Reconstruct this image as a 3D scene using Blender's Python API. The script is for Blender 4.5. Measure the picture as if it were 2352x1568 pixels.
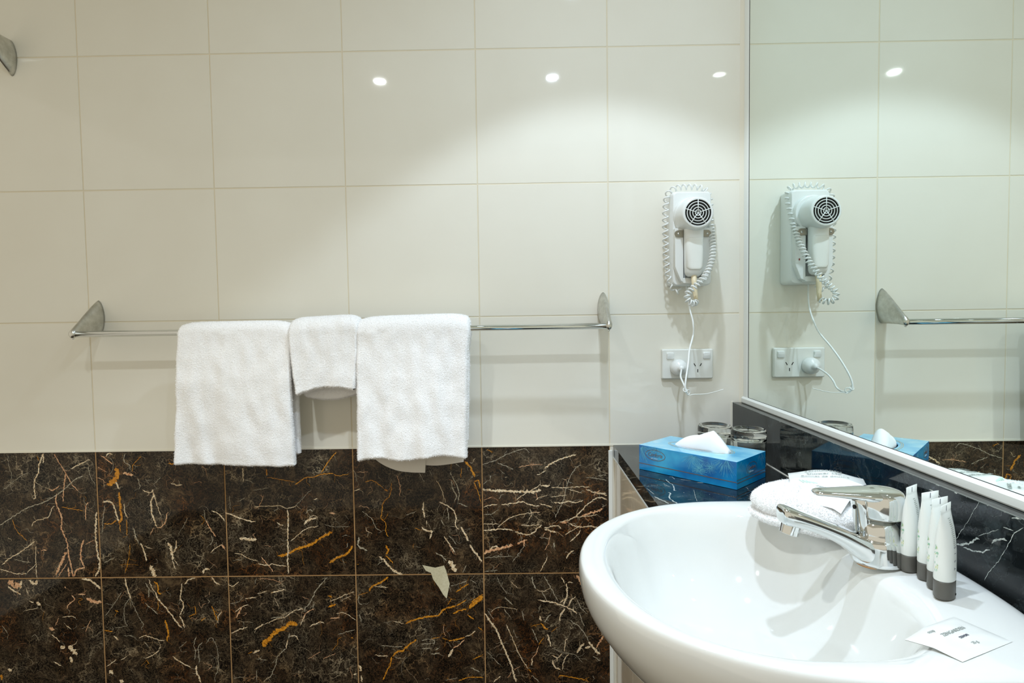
import bpy, bmesh, math, random
from mathutils import Vector, Matrix, Quaternion, noise
for o in list(bpy.data.objects): bpy.data.objects.remove(o)
S = bpy.context.scene
C = S.collection
PI = math.pi
R = math.radians

# ---------------------------------------------------------------- camera
cd = bpy.data.cameras.new('camera'); cam = bpy.data.objects.new('camera', cd); C.objects.link(cam)
cam.location = (0.9858, -1.3431, 1.2018)
cam.rotation_euler = (R(87.46455), R(0.81094), R(0.48016))
cd.sensor_width = 36; cd.lens = 20.604; cd.clip_start = 0.01
S.camera = cam
# ---------------------------------------------------------------- view, world
vs = S.view_settings; vs.view_transform = 'Standard'; vs.look = 'None'; vs.gamma = 1; vs.use_curve_mapping = False
vs.exposure = 0.04
W = bpy.data.worlds.new('world'); S.world = W; W.use_nodes = True
W.node_tree.nodes['Background'].inputs[0].default_value = (1.0, 0.91, 0.73, 1)
W.node_tree.nodes['Background'].inputs[1].default_value = 0.715
CEIL = 2.2
ROOM = dict(x0=-1.15, x1=1.5, y0=-2.3, y1=0.0)
# lamp name, x, y, power, half angle of its beam, colour
LAMPS = [('a', 0.42, -1.17, 20.0, 50, (0.93, 0.99, 1.0)),
         ('b', 1.15, -1.17, 19.0, 50, (0.80, 0.94, 1.12)),
         ('c', 1.17, -0.52, 16.0, 48, (0.77, 0.92, 1.10))]
SPILL = 0.135             # share of each lamp's light that leaves wide of its beam

# ---------------------------------------------------------------- helpers
def s2l(c):
    return tuple(((x/255)/12.92 if x/255 <= .04045 else ((x/255+.055)/1.055)**2.4) for x in c) + (1,)
def mat(name, col=(200,200,200), rough=.5, metal=0, spec=.5, coat=0, **kw):
    m = bpy.data.materials.new(name); m.use_nodes = True
    b = m.node_tree.nodes['Principled BSDF']
    b.inputs['Base Color'].default_value = s2l(col)
    b.inputs['Roughness'].default_value = rough; b.inputs['Metallic'].default_value = metal
    b.inputs['Specular IOR Level'].default_value = spec; b.inputs['Coat Weight'].default_value = coat
    for k, v in kw.items(): b.inputs[k.replace('_', ' ')].default_value = v
    return m
def nt(m): return m.node_tree, m.node_tree.nodes['Principled BSDF']
def N(t, typ, **kw):
    n = t.nodes.new(typ)
    for k, v in kw.items():
        if k in n.inputs: n.inputs[k].default_value = v
        else: setattr(n, k, v)
    return n
def ramp(t, fac, stops):
    r = t.nodes.new('ShaderNodeValToRGB'); e = r.color_ramp.elements
    while len(e) < len(stops): e.new(.5)
    for i, (p, c) in enumerate(stops): e[i].position = p; e[i].color = c if len(c) == 4 else s2l(c)
    t.links.new(fac, r.inputs[0]); return r
def noise_col(m, stops, scale=20, detail=4, coord='Object', bump=0, bscale=None, rough=.6, dist=0):
    t, b = nt(m); tc = N(t, 'ShaderNodeTexCoord')
    n = N(t, 'ShaderNodeTexNoise', Scale=scale, Detail=detail, Roughness=rough, Distortion=dist)
    t.links.new(tc.outputs[coord], n.inputs['Vector'])
    if stops:
        r = ramp(t, n.outputs[0], stops); t.links.new(r.outputs[0], b.inputs['Base Color'])
    if bump:
        n2 = N(t, 'ShaderNodeTexNoise', Scale=bscale or scale, Detail=3)
        t.links.new(tc.outputs[coord], n2.inputs['Vector'])
        bp = N(t, 'ShaderNodeBump', Strength=bump, Distance=.002)
        t.links.new(n2.outputs[0], bp.inputs['Height']); t.links.new(bp.outputs[0], b.inputs['Normal'])
    return m

def tag(o, label=None, cat=None, group=None, kind=None):
    if label: o['label'] = label
    if cat: o['category'] = cat
    if group: o['group'] = group
    if kind: o['kind'] = kind
    return o
def empty(name, loc, label, cat, group=None, rot=(0,0,0)):
    o = bpy.data.objects.new(name, None); C.objects.link(o); o.location = loc; o.rotation_euler = rot
    o.empty_display_size = .05
    return tag(o, label, cat, group)
def mk(name, verts, faces, mats, parent=None, smooth=False, mi=None, uv=None, label=None):
    me = bpy.data.meshes.new(name); me.from_pydata([tuple(v) for v in verts], [], faces)
    if not isinstance(mats, (list, tuple)): mats = [mats]
    for m in mats: me.materials.append(m)
    if mi: me.polygons.foreach_set('material_index', mi)
    if smooth: me.polygons.foreach_set('use_smooth', [True]*len(me.polygons))
    if uv:
        l = me.uv_layers.new(name='UVMap')
        for p in me.polygons:
            for li in p.loop_indices: l.data[li].uv = uv[me.loops[li].vertex_index]
    me.update()
    o = bpy.data.objects.new(name, me); C.objects.link(o)
    if parent: attach(o, parent)
    if label: o['label'] = label
    return o
LOCAL = [False]          # True while a thing is modelled round its own origin
def chain(p):
    return (chain(p.parent) @ p.matrix_parent_inverse @ p.matrix_basis) if p.parent else p.matrix_basis.copy()
def attach(o, parent):
    o.parent = parent
    if not LOCAL[0]: o.matrix_parent_inverse = chain(parent).inverted()
class G:
    """collects geometry for one mesh"""
    def __init__(s): s.v = []; s.f = []; s.m = []
    def add(s, v, f, m=0):
        b = len(s.v); s.v += [Vector(x) for x in v]; s.f += [tuple(i+b for i in q) for q in f]; s.m += [m]*len(f); return s
    def build(s, name, mats, parent=None, smooth=False, label=None, bevel=0, seg=2, subsurf=0, autos=False):
        o = mk(name, s.v, s.f, mats, parent, smooth, s.m, label=label)
        bm = bmesh.new(); bm.from_mesh(o.data); bmesh.ops.recalc_face_normals(bm, faces=bm.faces); bm.to_mesh(o.data); bm.free()
        if bevel:
            d = o.modifiers.new('bevel', 'BEVEL'); d.width = bevel; d.segments = seg; d.limit_method = 'ANGLE'; d.angle_limit = R(35); d.harden_normals = True
            o.data.polygons.foreach_set('use_smooth', [True]*len(o.data.polygons))
        if subsurf:
            d = o.modifiers.new('sub', 'SUBSURF'); d.levels = subsurf; d.render_levels = subsurf
        return o
def box(g, x0, x1, y0, y1, z0, z1, m=0, M=None):
    v = [(x, y, z) for z in (z0, z1) for y in (y0, y1) for x in (x0, x1)]
    if M: v = [M @ Vector(p) for p in v]
    g.add(v, [(0,2,3,1), (4,5,7,6), (0,1,5,4), (2,6,7,3), (0,4,6,2), (1,3,7,5)], m)
def frames(pts, closed=False):
    n = len(pts); out = []; up = None
    for i in range(n):
        a = pts[(i-1) % n] if (closed or i > 0) else pts[i]
        b = pts[(i+1) % n] if (closed or i < n-1) else pts[i]
        t = (b-a).normalized()
        if up is None: up = t.orthogonal().normalized()
        else:
            up = (up - t*up.dot(t))
            up = up.normalized() if up.length > 1e-9 else t.orthogonal().normalized()
        out.append((t, up, t.cross(up)))
    return out
def tube(g, pts, r, n=10, closed=False, caps=True, m=0):
    pts = [Vector(p) for p in pts]; F = frames(pts, closed); v = []; f = []
    for i, p in enumerate(pts):
        rr = r[i] if isinstance(r, (list, tuple)) else r
        t, a, b = F[i]
        for k in range(n):
            an = 2*PI*k/n; v.append(p + a*math.cos(an)*rr + b*math.sin(an)*rr)
    L = len(pts)
    for i in range(L if closed else L-1):
        j = (i+1) % L
        for k in range(n):
            k2 = (k+1) % n; f.append((i*n+k, i*n+k2, j*n+k2, j*n+k))
    if caps and not closed: f.append(tuple(range(n))[::-1]); f.append(tuple((L-1)*n+k for k in range(n)))
    g.add(v, f, m)
def lathe(g, prof, n=32, c=(0,0,0), M=None, m=0, sx=1, sy=1):
    v = []; f = []; c = Vector(c)
    for r, z in prof:
        for k in range(n):
            a = 2*PI*k/n; p = Vector((r*math.cos(a)*sx, r*math.sin(a)*sy, z))
            v.append((M @ p if M else p) + c)
    for i in range(len(prof)-1):
        for k in range(n):
            k2 = (k+1) % n; f.append((i*n+k, i*n+k2, (i+1)*n+k2, (i+1)*n+k))
    if prof[0][0] > 1e-6: f.append(tuple(range(n))[::-1])
    if prof[-1][0] > 1e-6: f.append(tuple((len(prof)-1)*n+k for k in range(n)))
    g.add(v, f, m)
def loft(g, rings, m=0, caps=True):
    n = len(rings[0]); v = [p for r in rings for p in r]; f = []
    for i in range(len(rings)-1):
        for k in range(n):
            k2 = (k+1) % n; f.append((i*n+k, i*n+k2, (i+1)*n+k2, (i+1)*n+k))
    if caps: f.append(tuple(range(n))[::-1]); f.append(tuple((len(rings)-1)*n+k for k in range(n)))
    g.add(v, f, m)
def catmull(pts, k=6, closed=False):
    P = [Vector(p) for p in pts]; n = len(P); out = []
    for i in range(n if closed else n-1):
        p0 = P[(i-1) % n] if closed or i > 0 else P[i]; p1 = P[i]; p2 = P[(i+1) % n]
        p3 = P[(i+2) % n] if closed or i < n-2 else p2
        for j in range(k):
            t = j/k
            out.append(.5*((2*p1)+(p2-p0)*t+(2*p0-5*p1+4*p2-p3)*t*t+(3*p1-p0-3*p2+p3)*t**3))
    if not closed: out.append(P[-1])
    return out
def resample(pts, step):
    out = [pts[0].copy()]; acc = 0
    for a, b in zip(pts, pts[1:]):
        L = (b-a).length
        if L == 0: continue
        d = step-acc
        while d <= L: out.append(a.lerp(b, d/L)); d += step
        acc = L-(d-step)
    return out
def text_mesh(body, size, M, material, parent, name='lettering', extrude=.0001, shear=0, xs=1, bend=None):
    cu = bpy.data.curves.new(name, 'FONT'); cu.body = body; cu.size = size; cu.extrude = extrude; cu.shear = shear
    cu.align_x = 'CENTER'; cu.align_y = 'CENTER'
    o = bpy.data.objects.new('tmp', cu); C.objects.link(o)
    me = bpy.data.meshes.new_from_object(o.evaluated_get(bpy.context.evaluated_depsgraph_get()))
    bpy.data.objects.remove(o)
    for v in me.vertices:
        p = v.co.copy(); p.x *= xs
        v.co = bend(p) if bend else M @ p
    me.materials.clear(); me.materials.append(material)
    r = bpy.data.objects.new(name, me); C.objects.link(r); attach(r, parent)
    return r
WALL_VEINS = """w5:-2050,8931 -2042,8715 -1986,8459 -2028,8223 -1968,8065;c14:-1217,8960 -1229,8725;c17:-1217,8960 -1327,8706 -1357,8510 -1443,8354 -1474,8138 -1453,7960 -1506,7882;o10:-1375,8923 -1323,8785;p12:-963,8957 -856,8740 -711,8503 -605,8265 -438,8067;p15:-711,8503 -764,8208 -813,7815;c13:-589,8590 -389,8695 -119,8819;w12:-304,8419 -503,8343 -749,8129 -932,7994 -1254,7820 -1654,7686 -1957,7511 -2324,7278;w7:-176,8653 -147,8437 -21,8200;p13:-873,8200 -1044,8093 -1140,8134;p19:-950,8013 -979,7817 -911,7618 -862,7400 -873,7182 -769,6884 -741,6645 -699,6306 -653,6026;c10:-1004,7718 -1085,7660 -1174,7463 -1493,7368 -1578,7230;o7:-2021,7413 -1937,7155 -1694,6894;c13:-1517,6892 -1844,6657 -2149,6481 -2335,6323;c10:-1503,6772 -1516,6514 -1522,6015;c8:-1505,6354 -1752,6138;c10:-2380,6224 -2262,6203 -1990,6120 -1753,6118;p32:-782,6626 -955,6309 -1065,6071;p21:-760,6267 -751,6027;p10:-795,6347 -1008,6030;p20:-355,6919 -445,6662 -438,6403 -386,6243 -565,6205 -633,6026;p7:-119,6906 -341,6800;c23:-30,7569 -62,7292 -77,6975 -55,6598 -7,6359 -33,6219 -140,6021;w8:-2032,6460 -1622,6376;o8:-848,7697 -342,7602;p13:-215,7808 -279,7690 -294,7374;p15:-1390,6672 -1233,6670;w5:-1572,8513 -1772,8437 -2221,8107;w5:-2197,8186 -2141,8126;c14:243,8864 305,8942 421,8921;p13:128,8905 411,8686;o61:466,8607 495,8390 333,8255 233,8216;c25:452,8293 521,8095;w10:695,8937 668,8761 800,8661 805,8544;p38:636,8487 868,8425;w10:963,8365 1015,8207 990,8090;c11:1068,8089 1221,8008 1322,8066;c22:1303,8086 1317,7948 1252,7791 1265,7633 1278,7475 1330,7317 1364,7198;c10:1338,7987 1387,7750 1473,7473;p13:1364,7198 1481,7196 1585,7334 1633,7550;p7:1305,7198 1199,7001;c22:117,7804 313,7802 403,7643 452,7406 507,7326;o29:519,8036 528,7800 537,7563 549,7385 467,7306;o10:666,7383 659,6988;o10:497,7326 506,7088;c14:634,7759 627,7601 687,7403;o12:133,7290 309,7288 431,7386;w13:815,7204 864,6966 937,6826;c19:976,6825 1046,6626 1095,6387;c53:1169,6287 1241,6127 1276,6007;c10:1051,6745 1264,6683;c32:1603,6819 1678,6719 1707,6480 1724,6400;c18:1821,6876 1794,6678 1731,6579;c11:1704,6401 1774,6181;c8:1744,6420 1837,6280;w8:2485,7600 2525,7343;p15:2525,7343 2634,7124 2754,6945;c14:2670,7578 2881,7457 2973,7318;w8:2648,6986 2663,6847 2600,6748;c10:2613,6570 2715,6668 2915,6785;p24:2875,6765 2950,6665;c23:2418,6075 2442,6174 2579,6173;o5:443,6315 718,6322;w10:91,6358 372,6494;o7:852,8504 879,8680 1082,8873;o18:1698,8690 1835,8688;c10:1739,8238 1892,8177 2010,8196;w5:2097,7407 1969,7151;o7:720,6808 686,6491 571,6094;w8:172,7725 120,7449 84,7073;p7:37,8631 247,8511;p8:-14,8377 103,8356 234,8236;w5:1510,8378 1326,8184;w5:1138,8343 1231,8224;o14:5623,8916 5443,8703 5260,8432;o13:5551,8419 5240,8393 5102,8336 4908,8328 4769,8242 4630,8155;o8:5550,8389 5666,8359 5920,8404;o7:3995,8349 4304,8286 4652,8224;o19:3982,8545 3995,8369;c12:3438,8571 3436,8238;w7:3467,8296 3660,8235;w5:3653,8039 4025,8094;c10:3679,7645 3855,7663 4089,7660 4284,7668 4438,7607 4654,7654;p8:3902,7918 3797,7683 3678,7606;w5:5016,8043 4634,7654;c17:4447,7577 4458,7321 4439,7025 4428,6649 4417,6293 4429,6054;c17:2992,7525 3223,7434 3415,7353 3686,7290;c35:3302,6919 3497,6887 3712,6875;o32:4187,6474 4424,6531 4643,6647 4978,6742 5237,6918 5493,7033;o29:5395,6302 5574,6419 5811,6516 5953,6712;c10:3172,6554 3347,6522 3462,6442 3714,6360;c12:3712,6300 3926,6258 4044,6287 4200,6255 4395,6233;p10:3796,6458 3927,6298 4078,6097;c26:4836,7218 4917,7316 5133,7373;c7:4937,7355 5056,7433 5152,7373;c10:4492,6827 4652,6944 4872,7119 5166,7175;w12:4882,7474 4953,7572 5049,7512;c17:5067,7806 5165,7825;c10:4194,7285 4251,7225 4347,7204;w5:5303,7213 5497,7162 5886,7157;w8:5837,6773 5815,6654;p12:2886,6765 2959,6626;p18:5428,7488 5564,7466;w8:4485,7853 4492,7774;w8:4124,7542 4243,7609;w5:3104,7927 3110,7573;w7:3473,7884 3393,7826 3273,7768;w7:5705,6932 5842,6951;w5:5710,6398 5726,6279;w5:3127,6386 3343,6403;p5:6086,8442 6358,8439;w5:6010,8501 6074,8344 6061,8207;o7:6274,8205 6469,8232 6716,8043;o24:6716,8023 6812,7983;o10:6894,8178 6848,7885 6689,7710 6644,7455 6641,7337 6736,7218 6731,7040 6786,6902;c10:6016,7992 6173,8049;w8:6198,7519 6408,7339 6481,7161 6634,7022;c7:6267,7144 6284,7065 6419,6984;w19:6105,6909 6080,6712 6195,6631 6291,6571;o26:6723,6705 6779,6585 6718,6487;o14:6718,6467 6813,6367 6889,6268;c25:6561,6449 6695,6329 6790,6209 6923,6089 7097,6007;p8:7014,8353 7086,8117 7080,7843;w5:7206,7409 7461,7505;c20:7630,7719 7617,7522 7652,7345;c10:7689,7286 7697,7167;c21:7569,7130 7703,7029 7800,7009 7758,6832;c7:7941,8224 8053,8008 8144,7693;c15:7989,7715 8162,7634 8315,7515 8379,7337 8357,7160 8442,7061;w8:8180,7595 8213,7280;c26:8482,7119 8576,6961 8651,6782;c24:8688,6703 8764,6564 8878,6425 8953,6285;w22:8264,8416 8291,8318;w14:8291,8318 8385,8160 8458,7925 8435,7729;w14:8289,8220 8305,8044 8398,7847 8338,7730;w10:8434,7690 8665,7589;o30:8606,8665 8720,8528 8832,8292;o18:8811,8195 8927,8193 8943,8017;o10:8810,8175 8903,7920 8957,7703;c14:8090,6907 8203,6728 8335,6529;p8:8202,6708 8315,6470;w18:7887,6514 8022,6434 8137,6314;c60:8195,6333 8271,6213 8346,6054;w8:8602,6210 8501,6033;w10:8393,8609 8469,8531;o8:8526,8510 8503,8257;w8:8020,7302 8095,7163;o8:7414,7112 7548,7051;w5:7772,8480 7846,8304;w5:7538,8405 7650,8189;w7:8207,6925 8377,6707;w7:6498,6232 6636,6330;c32:9008,8003 9263,7960 9558,7967 9714,7935 9970,7942 10147,7930 10363,7967;c24:10345,8067 10580,8074;c10:9771,7735 9969,7873 10246,8028 10365,8107;c10:10599,8034 10933,8020 11266,8036 11501,8024;w10:9029,8122 9109,8201;c10:10269,8316 10486,8423;c18:10447,8473 10645,8609 10901,8715 11195,8790;w8:8997,8579 9313,8675 9629,8829 9983,8934 10099,8843;w8:9351,8615 9527,8553 9741,8461;w8:11290,8552 11172,8474 11033,8258 10932,7961 10871,7703 10750,7465 10670,7306;c15:9435,7640 9651,7657 9927,7694 10064,7632 10319,7590;c12:10320,7649 10614,7566;c15:10654,7676 10870,7663 11008,7701 11145,7660 11342,7727;c7:10577,7806 10970,7841;c11:9020,7585 9139,7623 9356,7641;w7:9018,7405 9215,7423 9374,7541;c10:9348,7101 9508,7240 9667,7338 9963,7414 10337,7450;c10:9014,7185 9369,7181;c17:9011,7025 9229,7043 9426,7060 9702,7027;c15:9741,6997 9878,6955 10114,6933 10313,7111 10373,7160;c10:9881,7155 10077,7133 10334,7160;c17:10431,7069 10707,7126 10824,7045;c22:10431,7049 10706,6966;c15:10787,7205 11063,7282 11221,7400 11459,7636 11676,7773 11891,7731;p29:10826,7205 11003,7203;c15:11003,7183 11218,7091 11553,7097 11808,7004;p26:11299,7359 11536,7416 11792,7513;c10:11083,7322 11397,7338 11673,7375;c10:10902,6904 11258,7120;c13:11018,6743 11197,6901 11277,7020;p36:9002,6483 9201,6562 9499,6629 9697,6677;c20:9142,6582 9282,6661 9359,6560;p26:9796,6696 9895,6755 10034,6813;p19:9955,6794 9953,6634;w7:9671,6275 9872,6534 9953,6674;w8:9021,6383 9298,6400 9673,6416;w7:10310,6850 10546,6828;p8:10568,6968 10526,6728 10425,6548;c12:10320,6047 10421,6227 10502,6407;c18:10935,6342 10996,6462 11115,6541;w18:10644,6727 10662,6606;w7:11405,8253 11601,8231 11894,8178;w8:11680,8280 11876,8307;c15:11403,7975 11618,7893 11892,7830;c12:11618,7893 11873,7870;o10:9121,8944 9247,8853;w8:9015,6061 9332,6078;c7:10102,7532 10140,7392 10059,7273;p8:9840,8510 10174,8565 10409,8562;w7:9168,8220 9210,8339;c7:10991,7980 11324,7877;p7:9023,7744 9221,7821;w7:9378,7780 9458,7878;c10:9523,8285 9591,8275;w7:9466,8405 9534,8355;c7:10223,7730 10361,7808 10519,7846;p8:10244,7909 10282,7730;w7:11772,7553 11890,7612;p10:11559,7834 11736,7952;p74:-2172,5973 -2061,5817 -1955,5902;c19:-2214,5818 -2051,5696 -1901,5626;c33:-1884,5952 -1929,5747;c35:-1714,5968 -1582,5881 -1510,5966;c17:-1723,5452 -1605,5433;c48:-1554,5433 -1456,5345;c10:-1776,5745 -1732,5607;c6:-1510,5294 -1854,5229;c25:-458,5972 -289,5953 -141,5866 -11,5727;p45:-360,5524 -211,5436 -8,5417;p17:-560,5612 -373,5610;p13:-713,5597 -650,5493 -792,5373 -849,5253;p14:-856,5804 -842,5753;c9:-960,5064 -754,5088 -637,5044;p41:-1278,4825 -1162,4755;p9:-1046,5048 -1140,4859;c13:-1235,4652 -1137,4564 -1040,4459;c65:-1027,4373 -945,4302;c59:-840,4371 -743,4266 -646,4143;c41:-818,4110 -774,3953;c6:-771,4387 -632,4438;c9:-885,4856 -753,4768;p9:-283,4989 -356,4868 -416,4696;c14:-1217,3992 -1034,3886;c39:-2319,3828 -2219,3775;o35:-2480,3690 -2471,3550;w6:-2400,4888 -2274,4679;w4:-121,4433 -3,4415;w6:-1362,5534 -1367,5431;c17:565,5996 613,5755 686,5479;w6:686,5479 824,5133 964,4838;w6:653,5497 525,5291 519,4964 557,4842 266,4793;w11:1042,5871 1120,5716 1094,5509;c9:1130,5956 1190,5766 1269,5645;c19:1269,5645 1346,5455 1524,5247 1700,4987 1862,4778;o19:1246,5903 1343,5799 1337,5645 1420,5592;o6:1329,5438 1319,5197;w9:1013,5390 1315,5111;o22:1471,4972 1522,4781 1532,4608 1501,4453;c11:833,4546 1005,4596 1273,4507 1442,4471;w6:478,4601 665,4599 764,4529;c15:1904,5845 1877,5605 1856,5502 1925,5312 1823,5089;c16:1822,5072 1885,4950 1930,4777;c13:2230,5979 2059,5929 1970,5810;c19:2619,5992 2715,5854 2815,5801;o11:2187,5309 2198,5137 2025,5053;o7:2325,4929 2448,5031;o12:2594,5305 2654,5115 2716,4942;c11:2825,5165 2736,5046 2730,4873;c11:1334,4333 1243,4195 965,4042;o6:981,4024 1061,3902;c16:1614,4096 1796,3965 2045,3823;w6:1968,4448 1775,4294;w8:2193,4567 2135,4378 2162,4204 2137,3996;w9:2340,4428 2233,4290 2254,3943;w6:2424,4392 2549,4547 2676,4321 2697,3974 2671,3731 2598,3592 2610,3453;c22:2183,3874 2161,3735 2224,3596 2253,3456;c9:36,3859 283,4031;c9:384,4012 542,4115;c54:101,3771 199,3683;c45:329,3525 430,3490;c19:240,4603 355,4498;o14:25,4735 245,4707;o15:302,5225 384,5172;w11:965,4458 1061,4318;w6:40,5072 238,5311 473,5653;p7:2539,5650 2552,5546;p6:2434,3750 2540,3854 2406,3907;c11:2988,5834 3087,5764 3260,5882;c15:3993,5601 4146,5633 4333,5683;c9:3672,5587 3910,5636;c12:3381,5469 3652,5501;w6:3022,5353 3209,5385 3349,5521;c10:3133,5145 3289,5264 3460,5331;p19:3306,5281 3162,5007;c14:3030,4646 3254,4730 3425,4798;c19:3575,4727 3816,4845;c10:3816,4845 4056,4947 4329,5030 4536,5166 4757,5215;w9:3973,4999 4244,5014;w11:5335,5964 5109,5709 4985,5505 4913,5351 4792,5232 4789,5129;w8:4999,5384 4977,5213;p11:5011,5213 4839,5128 4716,4957;c12:4787,5077 4661,4803;o70:3773,4310 3871,4448 4011,4585;o53:3977,4585 4167,4704 4356,4789;o56:4322,4806 4460,4865 4610,4821;c26:3522,4157 3694,4225;o9:3403,4141 3523,4192;w9:4419,4633 4363,4478;c15:4363,4478 4305,4254;w9:4305,4254 4113,4082 4056,3875 3964,3667 3927,3563;c13:4399,4547 4535,4563 4616,4458;c13:4880,4784 5119,4885 5237,4858;c9:5370,5381 5591,5464 5762,5548 5966,5615;o26:5332,5244 5519,5311;o19:5340,5518 5440,5483;c6:5639,5378 5794,5479 5895,5496;p14:5375,4968 5612,5000;c8:5513,5087 5716,5102 5964,4928;w6:5550,4587 5959,4704;o18:5852,4516 5911,4489;w7:3602,4018 3856,3981;p6:4823,4006 5133,4177;p6:5179,4003 5487,4139;c6:4074,5497 4184,5238;c4:3176,4938 3547,4883;w6:3043,3554 3333,3586;w6:3593,3740 3591,3445;c22:5879,3615 5982,3632;p6:3718,5946 4087,5908 4269,5803;w6:3668,5964 3629,5810;c6:3753,3443 3841,3547 3944,3581;p6:4732,5507 4882,5437;o22:6769,5949 6564,5814 6377,5731 6307,5611;o6:6289,5594 6018,5520;c9:6427,5730 6763,5701;w9:6069,5545 6048,5357 6147,5287;o22:7147,4831 7334,4915 7588,4981 7926,5029 8029,5148 8164,5199 8333,5248;o8:8132,5267 8253,5438;o12:8333,5248 8588,5383;o56:8975,5465 8754,5296 8634,5177;o23:8263,5060 8466,5144 8600,5143;o15:8339,5574 8645,5776;o14:8976,5516 8671,5331;c8:6845,4902 7113,4831;o22:7391,4449 7237,4330 7065,4193 6929,4143 6825,4040;o17:6791,4040 6771,3868 6682,3695 6575,3488;c13:6404,4079 6724,4050;w6:6859,4022 7061,3986;w9:6544,4302 6663,4309 6831,4282 7067,4280;o19:8149,4408 8352,4440 8538,4490;c13:8538,4507 8674,4558 8793,4643;o8:7729,4463 7949,4496;o8:7999,4478 8150,4425;p14:8520,4439 8383,4302 8247,4234;c33:8247,4217 8194,4114 8125,4011;w9:7509,4431 7746,4446 7828,4376 7710,4343 7474,4345;w11:7522,4224 7775,4239;w19:7825,4186 7910,4237;w14:7721,4084 7941,4125;o11:8697,3954 8969,4072;o13:8367,3437 8605,3522 8960,3519;w14:8660,3764 8878,3641;w6:8047,3458 8352,3516;c25:6009,3857 6073,3735 6022,3701;c19:6070,3596 6082,3423;w9:6057,5082 6111,4875;o14:8845,4728 8962,4658;p6:8056,4822 8036,4633 8101,4512;w6:8680,5861 8846,5774;w7:8224,5712 8612,5844;w4:6625,4853 6845,4902;o14:8598,5040 8764,4918;c12:6873,6101 6956,6049 7089,6005;w6:8191,5712 8230,5575;c23:9006,5070 9137,4863 9269,4673 9382,4379 9512,4067 9593,3877 9657,3634 9721,3391;c11:9506,4791 9636,4480 9766,4151 9897,3891 10012,3717;o19:10029,3717 10062,3630;w9:10095,3561 10278,3386;w6:9313,5931 9385,5734 9550,5510;w14:9482,5442 9663,5252;w6:9074,5138 9222,4896;w6:9461,5151 9625,4944;c6:9141,5086 9361,5204 9779,5148;w9:9879,5113 9927,4872;w14:10125,5931 10156,5760 10221,5623;c6:10221,5614 10388,5570 10556,5654;w10:10409,5928 10573,5636 10737,5327;w9:10338,5588 10469,5347;c19:10252,5366 10486,5330 10703,5276 10869,5206 11036,5136 11169,5015;c21:10925,5752 10940,5582 10930,5428 10905,5377 10853,5240;c14:10970,5205 11038,5358 11140,5443;c17:10770,5293 10922,5411;c19:10886,5155 10784,5001 10765,4847;c12:10810,5924 10892,5753;c14:10959,5786 11093,5776;w6:10317,5263 10265,5075;c21:10297,4989 10329,4851;o23:10312,4817 10411,4713 10495,4644;c22:10460,4541 10509,4403 10557,4230;w6:10574,4213 10825,4107 11093,4053 11293,3861;w15:10396,4834 10549,5021;c11:10808,4090 10688,3936;c11:10858,4124 10895,4382 10962,4450;c12:10959,4071 10856,3917 10803,3675;c21:10587,3919 10619,3781 10770,3676;c12:10555,4040 10672,3988 10688,3867;o13:10717,3503 10768,3555 10970,3518 11340,3446;o8:11357,3480 11440,3376;c30:11161,4087 11263,4258 11347,4309;c32:11346,4206 11481,4239;c26:11432,4360 11548,4204 11698,4047;w12:11000,4879 11117,4792 11217,4723 11366,4515 11432,4377;w9:11220,5066 11269,4894 11334,4722;w9:11172,5374 11271,5151 11420,5012;c29:11719,4649 11785,4511;p25:11785,4511 11700,4357 11598,4203;c19:11537,4994 11719,4649;p33:11178,5954 11293,5714 11358,5560;o9:10255,4302 10392,4473;p10:10255,4267 10202,4095 10100,3976;c17:10100,3976 10097,3786;w9:10109,4682 10174,4544 10256,4336;p6:9828,3788 9658,3686;p8:9624,3651 9520,3497;c13:9353,3550 9181,3396;o6:10076,4734 10312,4800;o6:10561,4591 10714,4727;w10:11530,4014 11713,3892;w6:11526,3548 11559,3461;w6:9025,4158 9373,3792;w6:9672,4669 9753,4444;c6:9621,5817 9803,5644;c9:9637,3392 9637,3392"""
TOP_VEINS = """w12:12628,-2708 12674,-2691 12692,-2862;w16:12527,-2855 12531,-3040 12557,-3253 12505,-3522 12539,-3539;w9:12412,-3107 12447,-3249 12489,-3319;w9:12398,-3247 12440,-3318;w21:12365,-3646 12395,-3679 12320,-3895 12319,-4045 12363,-4220 12411,-4279;w21:12085,-3855 12142,-4009 12196,-4128 12230,-4244;w10:12061,-3404 12113,-3732;w10:12774,-2866 12861,-2925 12973,-2967;w16:13016,-3095 13141,-3118;w5:12843,-3502 12757,-3850 12704,-4146;w12:12312,-2994 12325,-3002;w14:12621,-3656 12633,-3663;w12:13017,-3772 13028,-3779;w14:12401,-2858 12422,-2859;w4:12580,-4039 12699,-4044;w13:12152,-4408 12206,-4300;w5:13768,-3387 13768,-3537;w5:13736,-3569 13834,-3734"""
SPLASH_VEINS = """w6:-7747,9879 -7652,9781 -7569,9619 -7471,9437 -7367,9281 -7288,9131;w5:-7209,9968 -7069,9725 -6877,9427;w20:-6878,9367 -7032,9428 -7177,9544 -7220,9549;w14:-6988,9375 -7195,9412 -7361,9503;w18:-7373,9575 -7451,9650 -7568,9678;w19:-7611,9926 -7745,9962;w12:-6442,9864 -6549,9858 -6721,9787;w10:-7513,9794 -7639,9808;w5:-7191,9583 -7462,9753;w24:-4060,9429 -4061,9374;w6:-3941,9545 -3966,9502;w5:-4951,9625 -5100,9590;w6:-5100,9607 -5145,9598"""
PATCH = [(7568, 6229), (7720, 6196), (7872, 6164), (8077, 6213), (8125, 6088), (8163, 5932), (8201, 5776), (8167, 5621), (8123, 5424), (8043, 5518), (7944, 5696), (7815, 5884), (7768, 6040), (7646, 6093)]
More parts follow.
